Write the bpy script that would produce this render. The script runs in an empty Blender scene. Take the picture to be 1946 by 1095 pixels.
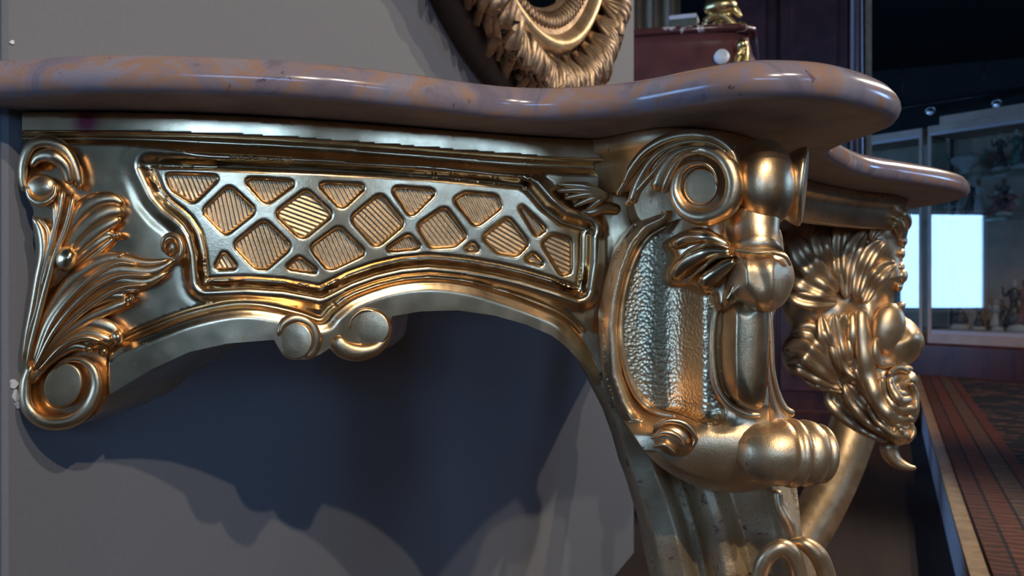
import bpy, math, random
import numpy as np
from mathutils import Vector, Matrix
from mathutils.geometry import delaunay_2d_cdt
random.seed(4); rng = np.random.default_rng(4)

# ------------------------------------------------------------------ camera, light, exposure
FPX, CX, CY = 1600.0, 973.0, 547.5
PHI = math.radians(22.0)
CAM = np.array([0.5475, -0.426, 0.72])
RV = np.array([math.cos(PHI), math.sin(PHI), 0.0])      # camera right
FV = np.array([-math.sin(PHI), math.cos(PHI), 0.0])     # camera forward
UV = np.array([0.0, 0.0, 1.0])
S = bpy.context.scene
COL = S.collection
cd = bpy.data.cameras.new('camera'); cam = bpy.data.objects.new('camera', cd); COL.objects.link(cam)
cam.location = CAM; cam.rotation_euler = (math.radians(90), 0, PHI)
cd.sensor_width = 36; cd.lens = FPX / 1946 * 36; cd.clip_start = 0.02; cd.clip_end = 60
cd.dof.use_dof = True; cd.dof.focus_distance = 0.63; cd.dof.aperture_fstop = 14
S.camera = cam
S.view_settings.view_transform = 'Standard'; S.view_settings.look = 'None'
S.view_settings.exposure = 0.6; S.view_settings.gamma = 1.0; S.view_settings.use_curve_mapping = False

W = bpy.data.worlds.new('world'); S.world = W; W.use_nodes = True
W.node_tree.nodes['Background'].inputs[0].default_value = (0.35, 0.6, 1.0, 1)
W.node_tree.nodes['Background'].inputs[1].default_value = 0.3
WINDOW_STRENGTH = 8.0                    # the same daylight in every shop window
WINDOW_COLOR = (0.25, 0.50, 1.0, 1)

N_SPOT = [0]
def spot(loc, target, power, col, size=75, rad=0.025, blend=0.5):
    N_SPOT[0] += 1; nm = 'ceiling_spot_%d_offscreen' % N_SPOT[0]
    ld = bpy.data.lights.new(nm, 'SPOT'); ld.energy = power; ld.color = col
    ld.spot_size = math.radians(size); ld.spot_blend = blend; ld.shadow_soft_size = rad
    o = bpy.data.objects.new(nm, ld); COL.objects.link(o)
    o.location = loc
    o.rotation_euler = (Vector(target) - Vector(loc)).to_track_quat('-Z', 'Y').to_euler()
    return o
WARM = (1.0, 0.62, 0.32); SOFT = (1.0, 0.90, 0.76)
# position, target, watts, colour, cone, what it is aimed at
SPOTS = [((2.2, -1.8, 2.6), (0.05, 0.5, 0.9), 88, SOFT, 60, 'gilt console'), ((2.4, -1.1, 2.7), (0.05, 0.6, 0.9), 72, SOFT, 60, 'gilt console'),
         ((2.2, 3.7, 2.6), (0.05, 1.0, 0.9), 92, SOFT, 60, 'gilt console'), ((2.5, 3.0, 2.7), (0.05, 1.0, 0.9), 68, SOFT, 60, 'gilt console'),
         ((3.9, 0.2, 2.75), (5.1, 0.5, 0.8), 60, WARM, 42, 'tan side wall, added for warm reflections'), ((1.9, 3.3, 2.8), (1.9, 4.4, 0.1), 70, WARM, 75, 'oriental rug')]  # tan wall spot is unseen, added so the gilding reflects warm light

# ------------------------------------------------------------------ pixel helpers
def V(x, y, q):
    """image pixel + distance along the view axis -> world points (arrays)"""
    x, y, q = np.broadcast_arrays(np.asarray(x, float), np.asarray(y, float), np.asarray(q, float))
    r = (x - CX) / FPX * q; u = (CY - y) / FPX * q
    return CAM + r[..., None] * RV + q[..., None] * FV + u[..., None] * UV
def rq(r, q, z):
    return CAM * np.array([1, 1, 0]) + r * RV + q * FV + z * UV
def on_x(px, py, X):
    s = (px - CX) / FPX; q = (X - CAM[0]) / (s * math.cos(PHI) - math.sin(PHI))
    return V(px, py, q)
def ss(a, b, x):
    t = np.clip((np.asarray(x, float) - a) / (b - a), 0, 1); return t * t * (3 - 2 * t)
def bump(x, c, w):                       # smooth bump centred c, half width w
    t = np.clip(np.abs(np.asarray(x, float) - c) / w, 0, 1); return 0.5 + 0.5 * np.cos(np.pi * t)
def catmull(P, n):
    P = np.asarray(P, float)
    if len(P) == 2: return P[0] + (P[1] - P[0]) * np.linspace(0, 1, n)[:, None]
    Q = np.vstack([2 * P[0] - P[1], P, 2 * P[-1] - P[-2]])
    T = np.linspace(0, len(P) - 1 - 1e-9, n); i = T.astype(int); t = (T - i)[:, None]
    a, b, c, d = Q[i], Q[i + 1], Q[i + 2], Q[i + 3]
    return 0.5 * (2 * b + (c - a) * t + (2 * a - 5 * b + 4 * c - d) * t * t + (3 * b - a - 3 * c + d) * t ** 3)
def resample(P, step, closed=True):
    P = np.asarray(P, float)
    if closed: P = np.vstack([P, P[:1]])
    d = np.r_[0, np.cumsum(np.linalg.norm(np.diff(P, axis=0), axis=1))]
    n = max(4, int(round(d[-1] / step)))
    s = np.linspace(0, d[-1], n + 1); s = s[:-1] if closed else s
    return np.stack([np.interp(s, d, P[:, k]) for k in range(P.shape[1])], 1)
def smooth_loop(P, n=6):
    P = np.asarray(P, float); m = len(P); out = []
    for i in range(m):
        a, b, c, d = P[i - 1], P[i], P[(i + 1) % m], P[(i + 2) % m]
        for t in np.arange(n) / n:
            out.append(0.5 * (2 * b + (c - a) * t + (2 * a - 5 * b + 4 * c - d) * t * t + (3 * b - a - 3 * c + d) * t ** 3))
    return np.array(out)
def pdist(X, poly, closed=True):
    X = np.asarray(X, float); A = np.asarray(poly, float)
    B = np.roll(A, -1, 0) if closed else A[1:]
    if not closed: A = A[:-1]
    out = np.full(len(X), 1e9)
    for a, b in zip(A, B):
        ab = b - a; L = max(ab @ ab, 1e-12)
        t = np.clip(((X - a) @ ab) / L, 0, 1)
        d = X - a - t[:, None] * ab
        out = np.minimum(out, d[:, 0] ** 2 + d[:, 1] ** 2)
    return np.sqrt(out)
def inside(X, poly):
    X = np.asarray(X, float); P = np.asarray(poly, float); c = np.zeros(len(X), bool)
    x, y = X[:, 0], X[:, 1]
    for (x1, y1), (x2, y2) in zip(P, np.roll(P, -1, 0)):
        if y1 == y2: continue
        c ^= ((y1 > y) != (y2 > y)) & (x < (x2 - x1) * (y - y1) / (y2 - y1) + x1)
    return c

# ------------------------------------------------------------------ scene helpers
M = {}
def tag(o, label, cat, group=None, kind=None):
    if label: o['label'] = label
    if cat: o['category'] = cat
    if group: o['group'] = group
    if kind: o['kind'] = kind
    return o
def thing(name, loc, label, cat, group=None):
    o = bpy.data.objects.new(name, None); COL.objects.link(o); o.location = loc; o.empty_display_size = 0.05
    return tag(o, label, cat, group)
def mesh_obj(name, verts, faces, mat, parent=None, smooth=True, label=None):
    me = bpy.data.meshes.new(name)
    me.from_pydata([tuple(v) for v in np.asarray(verts, float)], [], [tuple(int(i) for i in f) for f in faces])
    me.validate(); me.update()
    if smooth: me.polygons.foreach_set('use_smooth', [True] * len(me.polygons))
    me.materials.append(M[mat] if isinstance(mat, str) else mat)
    o = bpy.data.objects.new(name, me); COL.objects.link(o)
    if parent is not None: adopt(o, parent)
    if label: o['label'] = label
    return o
def adopt(o, parent):
    o.parent = parent
    p = parent; m = Matrix.Identity(4)
    chain = []
    while p is not None: chain.append(p); p = p.parent
    for p in reversed(chain): m = m @ p.matrix_parent_inverse @ p.matrix_basis if p.parent else p.matrix_basis.copy()
    o.matrix_parent_inverse = m.inverted()
class MB:
    """collects pieces in world coordinates, builds ONE mesh object"""
    def __init__(s): s.v = []; s.f = []; s.n = 0
    def add(s, v, f):
        v = np.asarray(v, float); s.v.append(v); s.f += [tuple(i + s.n for i in q) for q in f]; s.n += len(v); return s
    def build(s, name, mat, parent=None, smooth=True, label=None):
        return mesh_obj(name, np.vstack(s.v), s.f, mat, parent, smooth, label)
    def box(s, c, size, ax=None):
        c = np.asarray(c, float); h = np.asarray(size, float) / 2
        ax = np.eye(3) if ax is None else np.asarray(ax, float)
        v = [c + sx * h[0] * ax[0] + sy * h[1] * ax[1] + sz * h[2] * ax[2] for sx in (-1, 1) for sy in (-1, 1) for sz in (-1, 1)]
        return s.add(v, [(0, 1, 3, 2), (4, 6, 7, 5), (0, 4, 5, 1), (2, 3, 7, 6), (0, 2, 6, 4), (1, 5, 7, 3)])
    def bevel_box(s, c, size, b, ax=None):
        c = np.asarray(c, float); h = np.asarray(size, float) / 2; ax = np.eye(3) if ax is None else np.asarray(ax, float)
        lay = [(-h[2], b), (-h[2] + b, 0), (h[2] - b, 0), (h[2], b)]; v = []
        for z, i in lay:
            X, Y = h[0] - i, h[1] - i
            for x, y in ((-X + b, -Y), (X - b, -Y), (X, -Y + b), (X, Y - b), (X - b, Y), (-X + b, Y), (-X, Y - b), (-X, -Y + b)):
                v.append(c + x * ax[0] + y * ax[1] + z * ax[2])
        f = [tuple(range(7, -1, -1)), tuple(range(24, 32))]
        for k in range(3):
            for i in range(8): f.append((k * 8 + i, k * 8 + (i + 1) % 8, k * 8 + 8 + (i + 1) % 8, k * 8 + 8 + i))
        return s.add(v, f)
    def grid(s, P, closed_u=False, closed_v=False, cap=False):
        P = np.asarray(P, float); a, b = P.shape[:2]; f = []
        for i in range(a if closed_u else a - 1):
            for j in range(b if closed_v else b - 1):
                i2, j2 = (i + 1) % a, (j + 1) % b
                f.append((i * b + j, i * b + j2, i2 * b + j2, i2 * b + j))
        if cap: f.append(tuple(range(b - 1, -1, -1))); f.append(tuple((a - 1) * b + j for j in range(b)))
        return s.add(P.reshape(-1, 3), f)
    def sweep(s, pts, w, hd, qf=None, n=26, m=10, flat=0.0, round_ends=True):
        """pts: (x, y, h) in px, px, metres towards viewer from depth qf(x, y); w half width px list; hd half depth m list"""
        C = catmull(pts, n); t = np.linspace(0, 1, n)
        w = np.interp(t, np.linspace(0, 1, len(w)), w); hd = np.interp(t, np.linspace(0, 1, len(hd)), hd)
        if round_ends:
            L = np.r_[0, np.cumsum(np.linalg.norm(np.diff(C[:, :2], axis=0), axis=1))]
            e = np.minimum(L, L[-1] - L); k = np.sqrt(np.clip(1 - (1 - np.clip(e / np.maximum(w, 1e-3), 0, 1)) ** 2, 0.003, 1)); w = w * k; hd = hd * k
        T = np.gradient(C[:, :2], axis=0); T /= np.linalg.norm(T, axis=1)[:, None] + 1e-9
        N = np.stack([-T[:, 1], T[:, 0]], 1)
        th = np.linspace(0, 2 * np.pi, m, endpoint=False)
        c, sn = np.cos(th), np.sin(th)
        x = C[:, 0, None] + N[:, 0, None] * w[:, None] * c; y = C[:, 1, None] + N[:, 1, None] * w[:, None] * c
        q0 = qf(C[:, 0], C[:, 1]) if qf else 0
        q = (q0 - C[:, 2])[:, None] - hd[:, None] * sn
        return s.grid(V(x, y, q), closed_v=True, cap=True)
    def blade(s, pts, w, hd, qf, n=26):
        C = catmull(pts, n); t = np.linspace(0, 1, n)
        w = np.interp(t, np.linspace(0, 1, len(w)), w); hd = np.interp(t, np.linspace(0, 1, len(hd)), hd)
        L = np.r_[0, np.cumsum(np.linalg.norm(np.diff(C[:, :2], axis=0), axis=1))]
        e = np.minimum(L, L[-1] - L); k = np.sqrt(np.clip(1 - (1 - np.clip(e / np.maximum(w * 1.6, 1e-3), 0, 1)) ** 2, 0.003, 1)); w = w * k; hd = hd * k
        T = np.gradient(C[:, :2], axis=0); T /= np.linalg.norm(T, axis=1)[:, None] + 1e-9; N = np.stack([-T[:, 1], T[:, 0]], 1)
        c = np.array([-1, -.85, -.55, -.2, 0, .2, .55, .85, 1, .5, -.5]); z = np.array([0, .75, 1.0, .55, .25, .55, 1.0, .75, 0, -.5, -.5])
        x = C[:, 0, None] + N[:, 0, None] * w[:, None] * c; y = C[:, 1, None] + N[:, 1, None] * w[:, None] * c
        q = (qf(C[:, 0], C[:, 1]) - C[:, 2])[:, None] - hd[:, None] * z
        return s.grid(V(x, y, q), closed_v=True, cap=True)
    def ellip(s, x, y, q, rx, ry, rd, rot=0, nu=18, nv=12, pw=1.0):
        u = np.linspace(0, 2 * np.pi, nu, endpoint=False); v = np.linspace(0.02, np.pi - 0.02, nv)
        a = np.sin(v)[:, None] ** pw * np.cos(u); b = np.sin(v)[:, None] ** pw * np.sin(u); c = np.cos(v)[:, None] + 0 * u
        cr, sr = math.cos(rot), math.sin(rot)
        X = x + rx * a * cr - ry * b * sr; Y = y + rx * a * sr + ry * b * cr
        return s.grid(V(X, Y, q - rd * c), closed_v=True, cap=True)
    def lathe(s, p0, p1, prof, n=28, cap=True):
        p0, p1 = np.asarray(p0, float), np.asarray(p1, float); a = p1 - p0; L = np.linalg.norm(a); a = a / L
        h = np.array([0, 0, 1.0]) if abs(a[2]) < 0.9 else np.array([1.0, 0, 0])
        e = np.cross(a, h); e /= np.linalg.norm(e); g = np.cross(a, e)
        th = np.linspace(0, 2 * np.pi, n, endpoint=False)
        rows = [p0 + a * t * L + r * (np.cos(th)[:, None] * e + np.sin(th)[:, None] * g) for t, r in prof]
        return s.grid(rows, closed_v=True, cap=cap)
    def tube(s, P, r, m=8, n=None):
        P = catmull(P, n or len(P) * 4) if len(P) > 2 else np.asarray(P, float)
        r = np.interp(np.linspace(0, 1, len(P)), np.linspace(0, 1, len(np.atleast_1d(r))), np.atleast_1d(r))
        rows = []
        T = np.gradient(P, axis=0); T /= np.linalg.norm(T, axis=1)[:, None]
        th = np.linspace(0, 2 * np.pi, m, endpoint=False)
        for p, t, k in zip(P, T, r):
            h = np.array([0, 0, 1.0]) if abs(t[2]) < 0.9 else np.array([1.0, 0, 0])
            e = np.cross(t, h); e /= np.linalg.norm(e); g = np.cross(t, e)
            rows.append(p + k * (np.cos(th)[:, None] * e + np.sin(th)[:, None] * g))
        return s.grid(rows, closed_v=True, cap=True)
    def sphere(s, c, r, nu=14, nv=9):
        c = np.asarray(c, float); r = np.broadcast_to(np.asarray(r, float), 3)
        u = np.linspace(0, 2 * np.pi, nu, endpoint=False); v = np.linspace(0.02, np.pi - 0.02, nv)
        P = np.stack([np.sin(v)[:, None] * np.cos(u), np.sin(v)[:, None] * np.sin(u), np.cos(v)[:, None] + 0 * u], -1)
        return s.grid(c + P * r, closed_v=True, cap=True)
def relief(loop, qf, step, back, holes=(), mb=None, ext=None, guides=None):
    """carved relief: outline traced in px, front depth qf(x, y), sides and flat back `back` metres deep"""
    mb = mb or MB()
    loops = [resample(loop, step)] + [resample(h, step) for h in holes]
    pts = np.vstack(loops); edges = []; k = 0
    for L in loops:
        edges += [(k + i, k + (i + 1) % len(L)) for i in range(len(L))]; k += len(L)
    lo, hi = loops[0].min(0), loops[0].max(0)
    gx = np.arange(lo[0], hi[0] + step, step); gy = np.arange(lo[1], hi[1] + step, step * 0.866)
    G = np.stack(np.meshgrid(gx, gy), -1); G[1::2, :, 0] += step / 2; G = G.reshape(-1, 2)
    ok = inside(G, loops[0])
    for h in loops[1:]: ok &= ~inside(G, h)
    G = G[ok]
    d = np.full(len(G), 1e9)
    for L in loops: d = np.minimum(d, pdist(G, L))
    G = G[d > step * 0.55]
    if guides is not None:
        gd_ = np.asarray(guides, float); gd_ = gd_[inside(gd_, loops[0])]
        dl_ = np.full(len(gd_), 1e9)
        for L in loops: dl_ = np.minimum(dl_, pdist(gd_, L))
        gd_ = gd_[dl_ > step * 0.5]
        cell = {}                                            # thin out: guide points win over grid points
        keep = []
        for p_ in gd_:
            k_ = (int(p_[0] // 2), int(p_[1] // 2))
            if any(((p_ - o_) ** 2).sum() < 1.2 for dx in (-1, 0, 1) for dy in (-1, 0, 1) for o_ in cell.get((k_[0] + dx, k_[1] + dy), ())): continue
            cell.setdefault(k_, []).append(p_); keep.append(p_)
        gm = step * 0.75
        occ = {(k_[0] + dx, k_[1] + dy) for k_ in cell for dx in (-1, 0, 1) for dy in (-1, 0, 1)}
        G = np.array([p_ for p_ in G if (int(p_[0] // 2), int(p_[1] // 2)) not in occ] + keep)
    A = np.vstack([pts, G])
    vo, _, fo = delaunay_2d_cdt([Vector(p) for p in A], edges, [], 0, 1e-6)[:3]
    P = np.array([(v.x, v.y) for v in vo]); F = np.array([f for f in fo if len(f) == 3])
    cen = P[F].mean(1); ok = inside(cen, loops[0])
    for h in loops[1:]: ok &= ~inside(cen, h)
    F = F[ok]
    q = qf(P[:, 0], P[:, 1]); P3 = V(P[:, 0], P[:, 1], q)
    a = P[F[:, 1]] - P[F[:, 0]]; b = P[F[:, 2]] - P[F[:, 0]]
    flip = (a[:, 0] * b[:, 1] - a[:, 1] * b[:, 0]) > 0
    F[flip] = F[flip][:, ::-1]
    mb.add(P3, [tuple(f) for f in F])
    E = {}
    for f in F:
        for i in range(3):
            e = (f[i], f[(i + 1) % 3])
            if (e[1], e[0]) in E: del E[(e[1], e[0])]
            else: E[e] = 1
    dirv = FV if ext is None else np.asarray(ext, float)
    if back > 0:
        bi = sorted({i for e in E for i in e}); mp = {i: k for k, i in enumerate(bi)}; nb = len(bi)
        B = P3[bi]
        qb = float(np.max(q)) + back
        # back plane: each point pushed along dirv to a common depth
        Bk = B + ((qb - q[bi]) / max(1e-6, float(dirv @ FV)))[:, None] * dirv
        mb.add(np.vstack([B, Bk]), [(mp[b_], mp[a_], mp[a_] + nb, mp[b_] + nb) for a_, b_ in E])
        vb, _, fb = delaunay_2d_cdt([Vector(P[i]) for i in bi], [(mp[a_], mp[b_]) for a_, b_ in E], [], 0, 1e-6)[:3]
        if len(vb) == nb:
            Pb = np.array([(v.x, v.y) for v in vb]); Fb = np.array([f for f in fb if len(f) == 3])
            cb = Pb[Fb].mean(1); ok = inside(cb, loops[0])
            for h in loops[1:]: ok &= ~inside(cb, h)
            mb.add(Bk, [tuple(f) for f in Fb[ok]])
    return mb

# ------------------------------------------------------------------ materials
def nodes(name):
    m = bpy.data.materials.new(name); m.use_nodes = True; nt = m.node_tree; nt.nodes.clear(); M[name] = m
    def N(t, **kw):
        n = nt.nodes.new(t)
        for k, v in kw.items():
            if k.startswith('_'): setattr(n, k[1:], v)
            else: n.inputs[k.replace('__', ' ')].default_value = v
        return n
    L = lambda a, b: nt.links.new(a, b)
    out = N('ShaderNodeOutputMaterial'); b = N('ShaderNodeBsdfPrincipled'); L(b.outputs[0], out.inputs[0])
    return m, N, L, b, out
def ramp(N, stops, interp='LINEAR'):
    r = N('ShaderNodeValToRGB'); e = r.color_ramp; e.interpolation = interp
    while len(e.elements) < len(stops): e.elements.new(0.5)
    for el, (p, c) in zip(e.elements, stops): el.position = p; el.color = (*c, 1)
    return r
def mixc(N, L, fac, a, b, mode='MIX'):
    m = N('ShaderNodeMix', _data_type='RGBA', _blend_type=mode)
    for sock, val in ((m.inputs[0], fac), (m.inputs[6], a), (m.inputs[7], b)):
        if hasattr(val, 'is_linked') or hasattr(val, 'links'): L(val, sock)
        elif isinstance(val, (int, float)): sock.default_value = val
        else: sock.default_value = (*val, 1)
    return m.outputs[2]
def simple(name, col, rough=0.5, metal=0.0, bump=0.0, scale=60, var=0.12, spec=0.5):
    m, N, L, b, o = nodes(name)
    t = N('ShaderNodeTexCoord'); n = N('ShaderNodeTexNoise', Scale=scale, Detail=4.0); L(t.outputs['Object'], n.inputs['Vector'])
    r = ramp(N, [(0.3, tuple(c * (1 - var) for c in col)), (0.7, tuple(min(1, c * (1 + var)) for c in col))]); L(n.outputs[0], r.inputs[0])
    L(r.outputs[0], b.inputs['Base Color']); b.inputs['Roughness'].default_value = rough; b.inputs['Metallic'].default_value = metal
    b.inputs['Specular IOR Level'].default_value = spec
    if bump:
        bp = N('ShaderNodeBump', Strength=bump, Distance=0.002); L(n.outputs[0], bp.inputs['Height']); L(bp.outputs[0], b.inputs['Normal'])
    return m

def gilt(name, c1, c2, rough, bole=0.05, bumps=0.25, grain=900, worn=0.0, patch=None):
    m, N, L, b, o = nodes(name)
    t = N('ShaderNodeTexCoord')
    big = N('ShaderNodeTexNoise', Scale=22.0, Detail=5.0, Roughness=0.6); L(t.outputs['Object'], big.inputs['Vector'])
    r = ramp(N, [(0.32, c2), (0.62, c1)]); L(big.outputs[0], r.inputs[0])
    sp = N('ShaderNodeTexNoise', Scale=95.0, Detail=6.0, Roughness=0.7); L(t.outputs['Object'], sp.inputs['Vector'])
    k = ramp(N, [(0.70 - bole, (0, 0, 0)), (0.78 - bole, (1, 1, 1))]); L(sp.outputs[0], k.inputs[0])
    c = mixc(N, L, k.outputs[0], r.outputs[0], (0.16, 0.07, 0.05))
    if patch is not None:
        sb = N('ShaderNodeVectorMath', _operation='DISTANCE'); L(t.outputs['Object'], sb.inputs[0]); sb.inputs[1].default_value = tuple(patch)
        pr = ramp(N, [(0.004, (1, 1, 1)), (0.013, (0, 0, 0))]); L(sb.outputs['Value'], pr.inputs[0]); c = mixc(N, L, pr.outputs[0], c, (0.42, 0.09, 0.12))
    L(c, b.inputs['Base Color'])
    inv = N('ShaderNodeMath', _operation='MULTIPLY_ADD'); L(k.outputs[0], inv.inputs[0]); inv.inputs[1].default_value = -0.85; inv.inputs[2].default_value = 1.0 - worn
    L(inv.outputs[0], b.inputs['Metallic'])
    fr = N('ShaderNodeTexNoise', Scale=60.0, Detail=5.0); L(t.outputs['Object'], fr.inputs['Vector'])
    rr = N('ShaderNodeMapRange'); rr.inputs['To Min'].default_value = rough - 0.09; rr.inputs['To Max'].default_value = rough + 0.14
    L(fr.outputs[0], rr.inputs[0]); L(rr.outputs[0], b.inputs['Roughness'])
    g = N('ShaderNodeTexNoise', Scale=float(grain), Detail=3.0); L(t.outputs['Object'], g.inputs['Vector'])
    g2 = N('ShaderNodeTexNoise', Scale=130.0, Detail=2.0); L(t.outputs['Object'], g2.inputs['Vector'])
    ad = N('ShaderNodeMath', _operation='MULTIPLY_ADD'); L(g2.outputs[0], ad.inputs[0]); ad.inputs[1].default_value = 1.6; L(g.outputs[0], ad.inputs[2])
    bp = N('ShaderNodeBump', Strength=bumps, Distance=0.0006); L(ad.outputs[0], bp.inputs['Height']); L(bp.outputs[0], b.inputs['Normal'])
    return m
G1, G2 = (0.88, 0.61, 0.34), (0.64, 0.41, 0.20)
gilt('gilt', G1, G2, 0.33, bumps=.15)
gilt('gilt_apron', G1, G2, 0.21, bumps=0.03, patch=V(166, 232, 0.59))
gilt('gilt_bright', G1, G2, 0.21, bole=0.03, bumps=0.08)
gilt('gilt_reed', G1, G2, 0.42, bole=0.04)
gilt('gilt_warm', G1, G2, 0.36, bole=0.08, worn=0.1)
gilt('gilt_mask', G1, G2, 0.37, bole=0.09, worn=0.1)
gilt('gilt_old', (0.40, 0.265, 0.15), (0.19, 0.115, 0.065), 0.46, bole=0.17)
gilt('gilt_worn', (0.66, 0.48, 0.27), (0.46, 0.31, 0.16), 0.42, bole=0.12, bumps=0.6, worn=0.35)
# punched (pebbled) gilding
m, N, L, b, o = nodes('gilt_punched')
t = N('ShaderNodeTexCoord'); vo = N('ShaderNodeTexVoronoi', Scale=360.0); L(t.outputs['Object'], vo.inputs['Vector'])
b.inputs['Base Color'].default_value = (0.78, 0.56, 0.31, 1); b.inputs['Metallic'].default_value = 1; b.inputs['Roughness'].default_value = 0.33
bp = N('ShaderNodeBump', Strength=0.45, Distance=0.0009); L(vo.outputs['Distance'], bp.inputs['Height']); L(bp.outputs[0], b.inputs['Normal'])
# marble
m, N, L, b, o = nodes('marble')
t = N('ShaderNodeTexCoord')
w1 = N('ShaderNodeTexNoise', Scale=17.0, Detail=6.0, Roughness=0.62, Distortion=0.8); L(t.outputs['Object'], w1.inputs['Vector'])
r1 = ramp(N, [(0.34, (0.22, 0.175, 0.20)), (0.43, (0.33, 0.25, 0.255)), (0.49, (0.44, 0.24, 0.15)), (0.53, (0.38, 0.27, 0.245)), (0.58, (0.35, 0.29, 0.305)), (0.68, (0.27, 0.24, 0.27))]); L(w1.outputs[0], r1.inputs[0])
w2 = N('ShaderNodeTexNoise', Scale=48.0, Detail=6.0, Roughness=0.7, Distortion=1.6); L(t.outputs['Object'], w2.inputs['Vector'])
k2 = ramp(N, [(0.62, (0, 0, 0)), (0.70, (1, 1, 1))]); L(w2.outputs[0], k2.inputs[0])
c = mixc(N, L, k2.outputs[0], r1.outputs[0], (0.13, 0.06, 0.07))
w3 = N('ShaderNodeTexNoise', Scale=16.0, Detail=3.0); L(t.outputs['Object'], w3.inputs['Vector'])
k3 = ramp(N, [(0.66, (0, 0, 0)), (0.74, (1, 1, 1))]); L(w3.outputs[0], k3.inputs[0])
c = mixc(N, L, k3.outputs[0], c, (0.60, 0.50, 0.47))
L(c, b.inputs['Base Color']); b.inputs['Roughness'].default_value = 0.17; b.inputs['Specular IOR Level'].default_value = 0.6
simple('marble_rough', (0.31, 0.235, 0.215), 0.5, var=0.2, scale=30)
simple('paint_grey', (0.195, 0.19, 0.192), 0.75, bump=0.12, scale=220, var=0.03)
simple('paint_pale', (0.62, 0.62, 0.66), 0.5, var=0.04)
simple('dark_ceiling', (0.010, 0.016, 0.017), 0.8)
simple('dark_wall', (0.014, 0.018, 0.020), 0.8)
simple('warm_wall', (0.30, 0.19, 0.11), 0.8)
simple('front_paint', (0.36, 0.36, 0.34), 0.7)
simple('white_paint', (0.7, 0.7, 0.7), 0.5)
simple('black_metal', (0.02, 0.02, 0.022), 0.4)
simple('chrome', (0.6, 0.62, 0.65), 0.25, metal=1.0)
simple('beige_wood', (0.60, 0.47, 0.37), 0.45, scale=12)
simple('mirror_side', (0.035, 0.022, 0.015), 0.55)
simple('mirror_glass', (0.62, 0.62, 0.57), 0.05, metal=1.0, var=0.05, scale=5)
simple('brass', (0.75, 0.58, 0.26), 0.3, metal=1.0, bump=0.3, scale=90)
simple('sticker', (0.75, 0.8, 0.85), 0.5, var=0.02)
simple('porcelain', (0.70, 0.70, 0.68), 0.2, var=0.1, scale=40)
simple('porcelain_dark', (0.17, 0.16, 0.17), 0.25, var=0.6, scale=45)
simple('porcelain_rose', (0.42, 0.22, 0.22), 0.25, var=0.4, scale=45)
simple('porcelain_green', (0.16, 0.32, 0.28), 0.25, var=0.4, scale=45)
simple('tan_edge', (0.42, 0.28, 0.16), 0.5, var=0.25, scale=25)
simple('curtain', (0.40, 0.30, 0.20), 0.8, var=0.15, scale=20)
simple('green_box', (0.10, 0.11, 0.08), 0.5)
def wood(name, c1, c2, rough, stretch=(1, 1, 12), scale=5.0):
    m, N, L, b, o = nodes(name)
    t = N('ShaderNodeTexCoord'); mp = N('ShaderNodeMapping'); mp.inputs['Scale'].default_value = stretch; L(t.outputs['Object'], mp.inputs[0])
    n = N('ShaderNodeTexNoise', Scale=scale, Detail=6.0, Roughness=0.65, Distortion=0.6); L(mp.outputs[0], n.inputs['Vector'])
    r = ramp(N, [(0.3, c1), (0.7, c2)]); L(n.outputs[0], r.inputs[0]); L(r.outputs[0], b.inputs['Base Color']); b.inputs['Roughness'].default_value = rough
wood('mahogany', (0.045, 0.014, 0.012), (0.15, 0.04, 0.025), 0.28, (2, 2, 0.5))
wood('purple_wood', (0.07, 0.028, 0.030), (0.16, 0.055, 0.050), 0.25, (1.5, 1.5, 1.5), 4)
wood('floor_wood', (0.02, 0.010, 0.006), (0.045, 0.022, 0.012), 0.7, (6, 0.7, 1), 3)
# rouge marble of the tall chest
m, N, L, b, o = nodes('rouge_marble')
t = N('ShaderNodeTexCoord'); n = N('ShaderNodeTexNoise', Scale=11.0, Detail=3.0, Distortion=1.0); L(t.outputs['Object'], n.inputs['Vector'])
r = ramp(N, [(0.55, (0.10, 0.03, 0.03)), (0.60, (0.6, 0.58, 0.6))]); L(n.outputs[0], r.inputs[0]); L(r.outputs[0], b.inputs['Base Color']); b.inputs['Roughness'].default_value = 0.2
# glass: clear sheet with Fresnel reflection
m, N, L, b, o = nodes('glass')
tr = N('ShaderNodeBsdfTransparent', Color=(0.93, 0.97, 0.96, 1)); gl = N('ShaderNodeBsdfGlossy', Roughness=0.01); mx = N('ShaderNodeMixShader'); mx.inputs[0].default_value = 0.16
L(tr.outputs[0], mx.inputs[1]); L(gl.outputs[0], mx.inputs[2]); L(mx.outputs[0], o.inputs[0])
# daylight seen in the shop windows
m, N, L, b, o = nodes('daylight')
em = N('ShaderNodeEmission', Color=WINDOW_COLOR, Strength=WINDOW_STRENGTH); L(em.outputs[0], o.inputs[0])
# rug: stripes by distance from its long edge (object X), motifs by noise and waves
m, N, L, b, o = nodes('rug')
t = N('ShaderNodeTexCoord'); sx = N('ShaderNodeSeparateXYZ'); L(t.outputs['Object'], sx.inputs[0])
stripe = ramp(N, [(0.0, (0.13, 0.05, 0.032)), (0.042, (0.03, 0.02, 0.02)), (0.050, (0.17, 0.06, 0.036)), (0.095, (0.03, 0.02, 0.02)),
                  (0.103, (0.15, 0.09, 0.06)), (0.155, (0.03, 0.02, 0.02)), (0.163, (0.16, 0.055, 0.035)), (0.20, (0.022, 0.028, 0.036))], 'CONSTANT')
L(sx.outputs[0], stripe.inputs[0])
wv = N('ShaderNodeTexWave', _wave_type='BANDS', _bands_direction='Y', Scale=9.0, Distortion=9.0, Detail=3.0); L(t.outputs['Object'], wv.inputs['Vector'])
mp = N('ShaderNodeMapping'); mp.inputs['Scale'].default_value = (4.0, 8.5, 1); L(t.outputs['Object'], mp.inputs[0])
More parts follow.
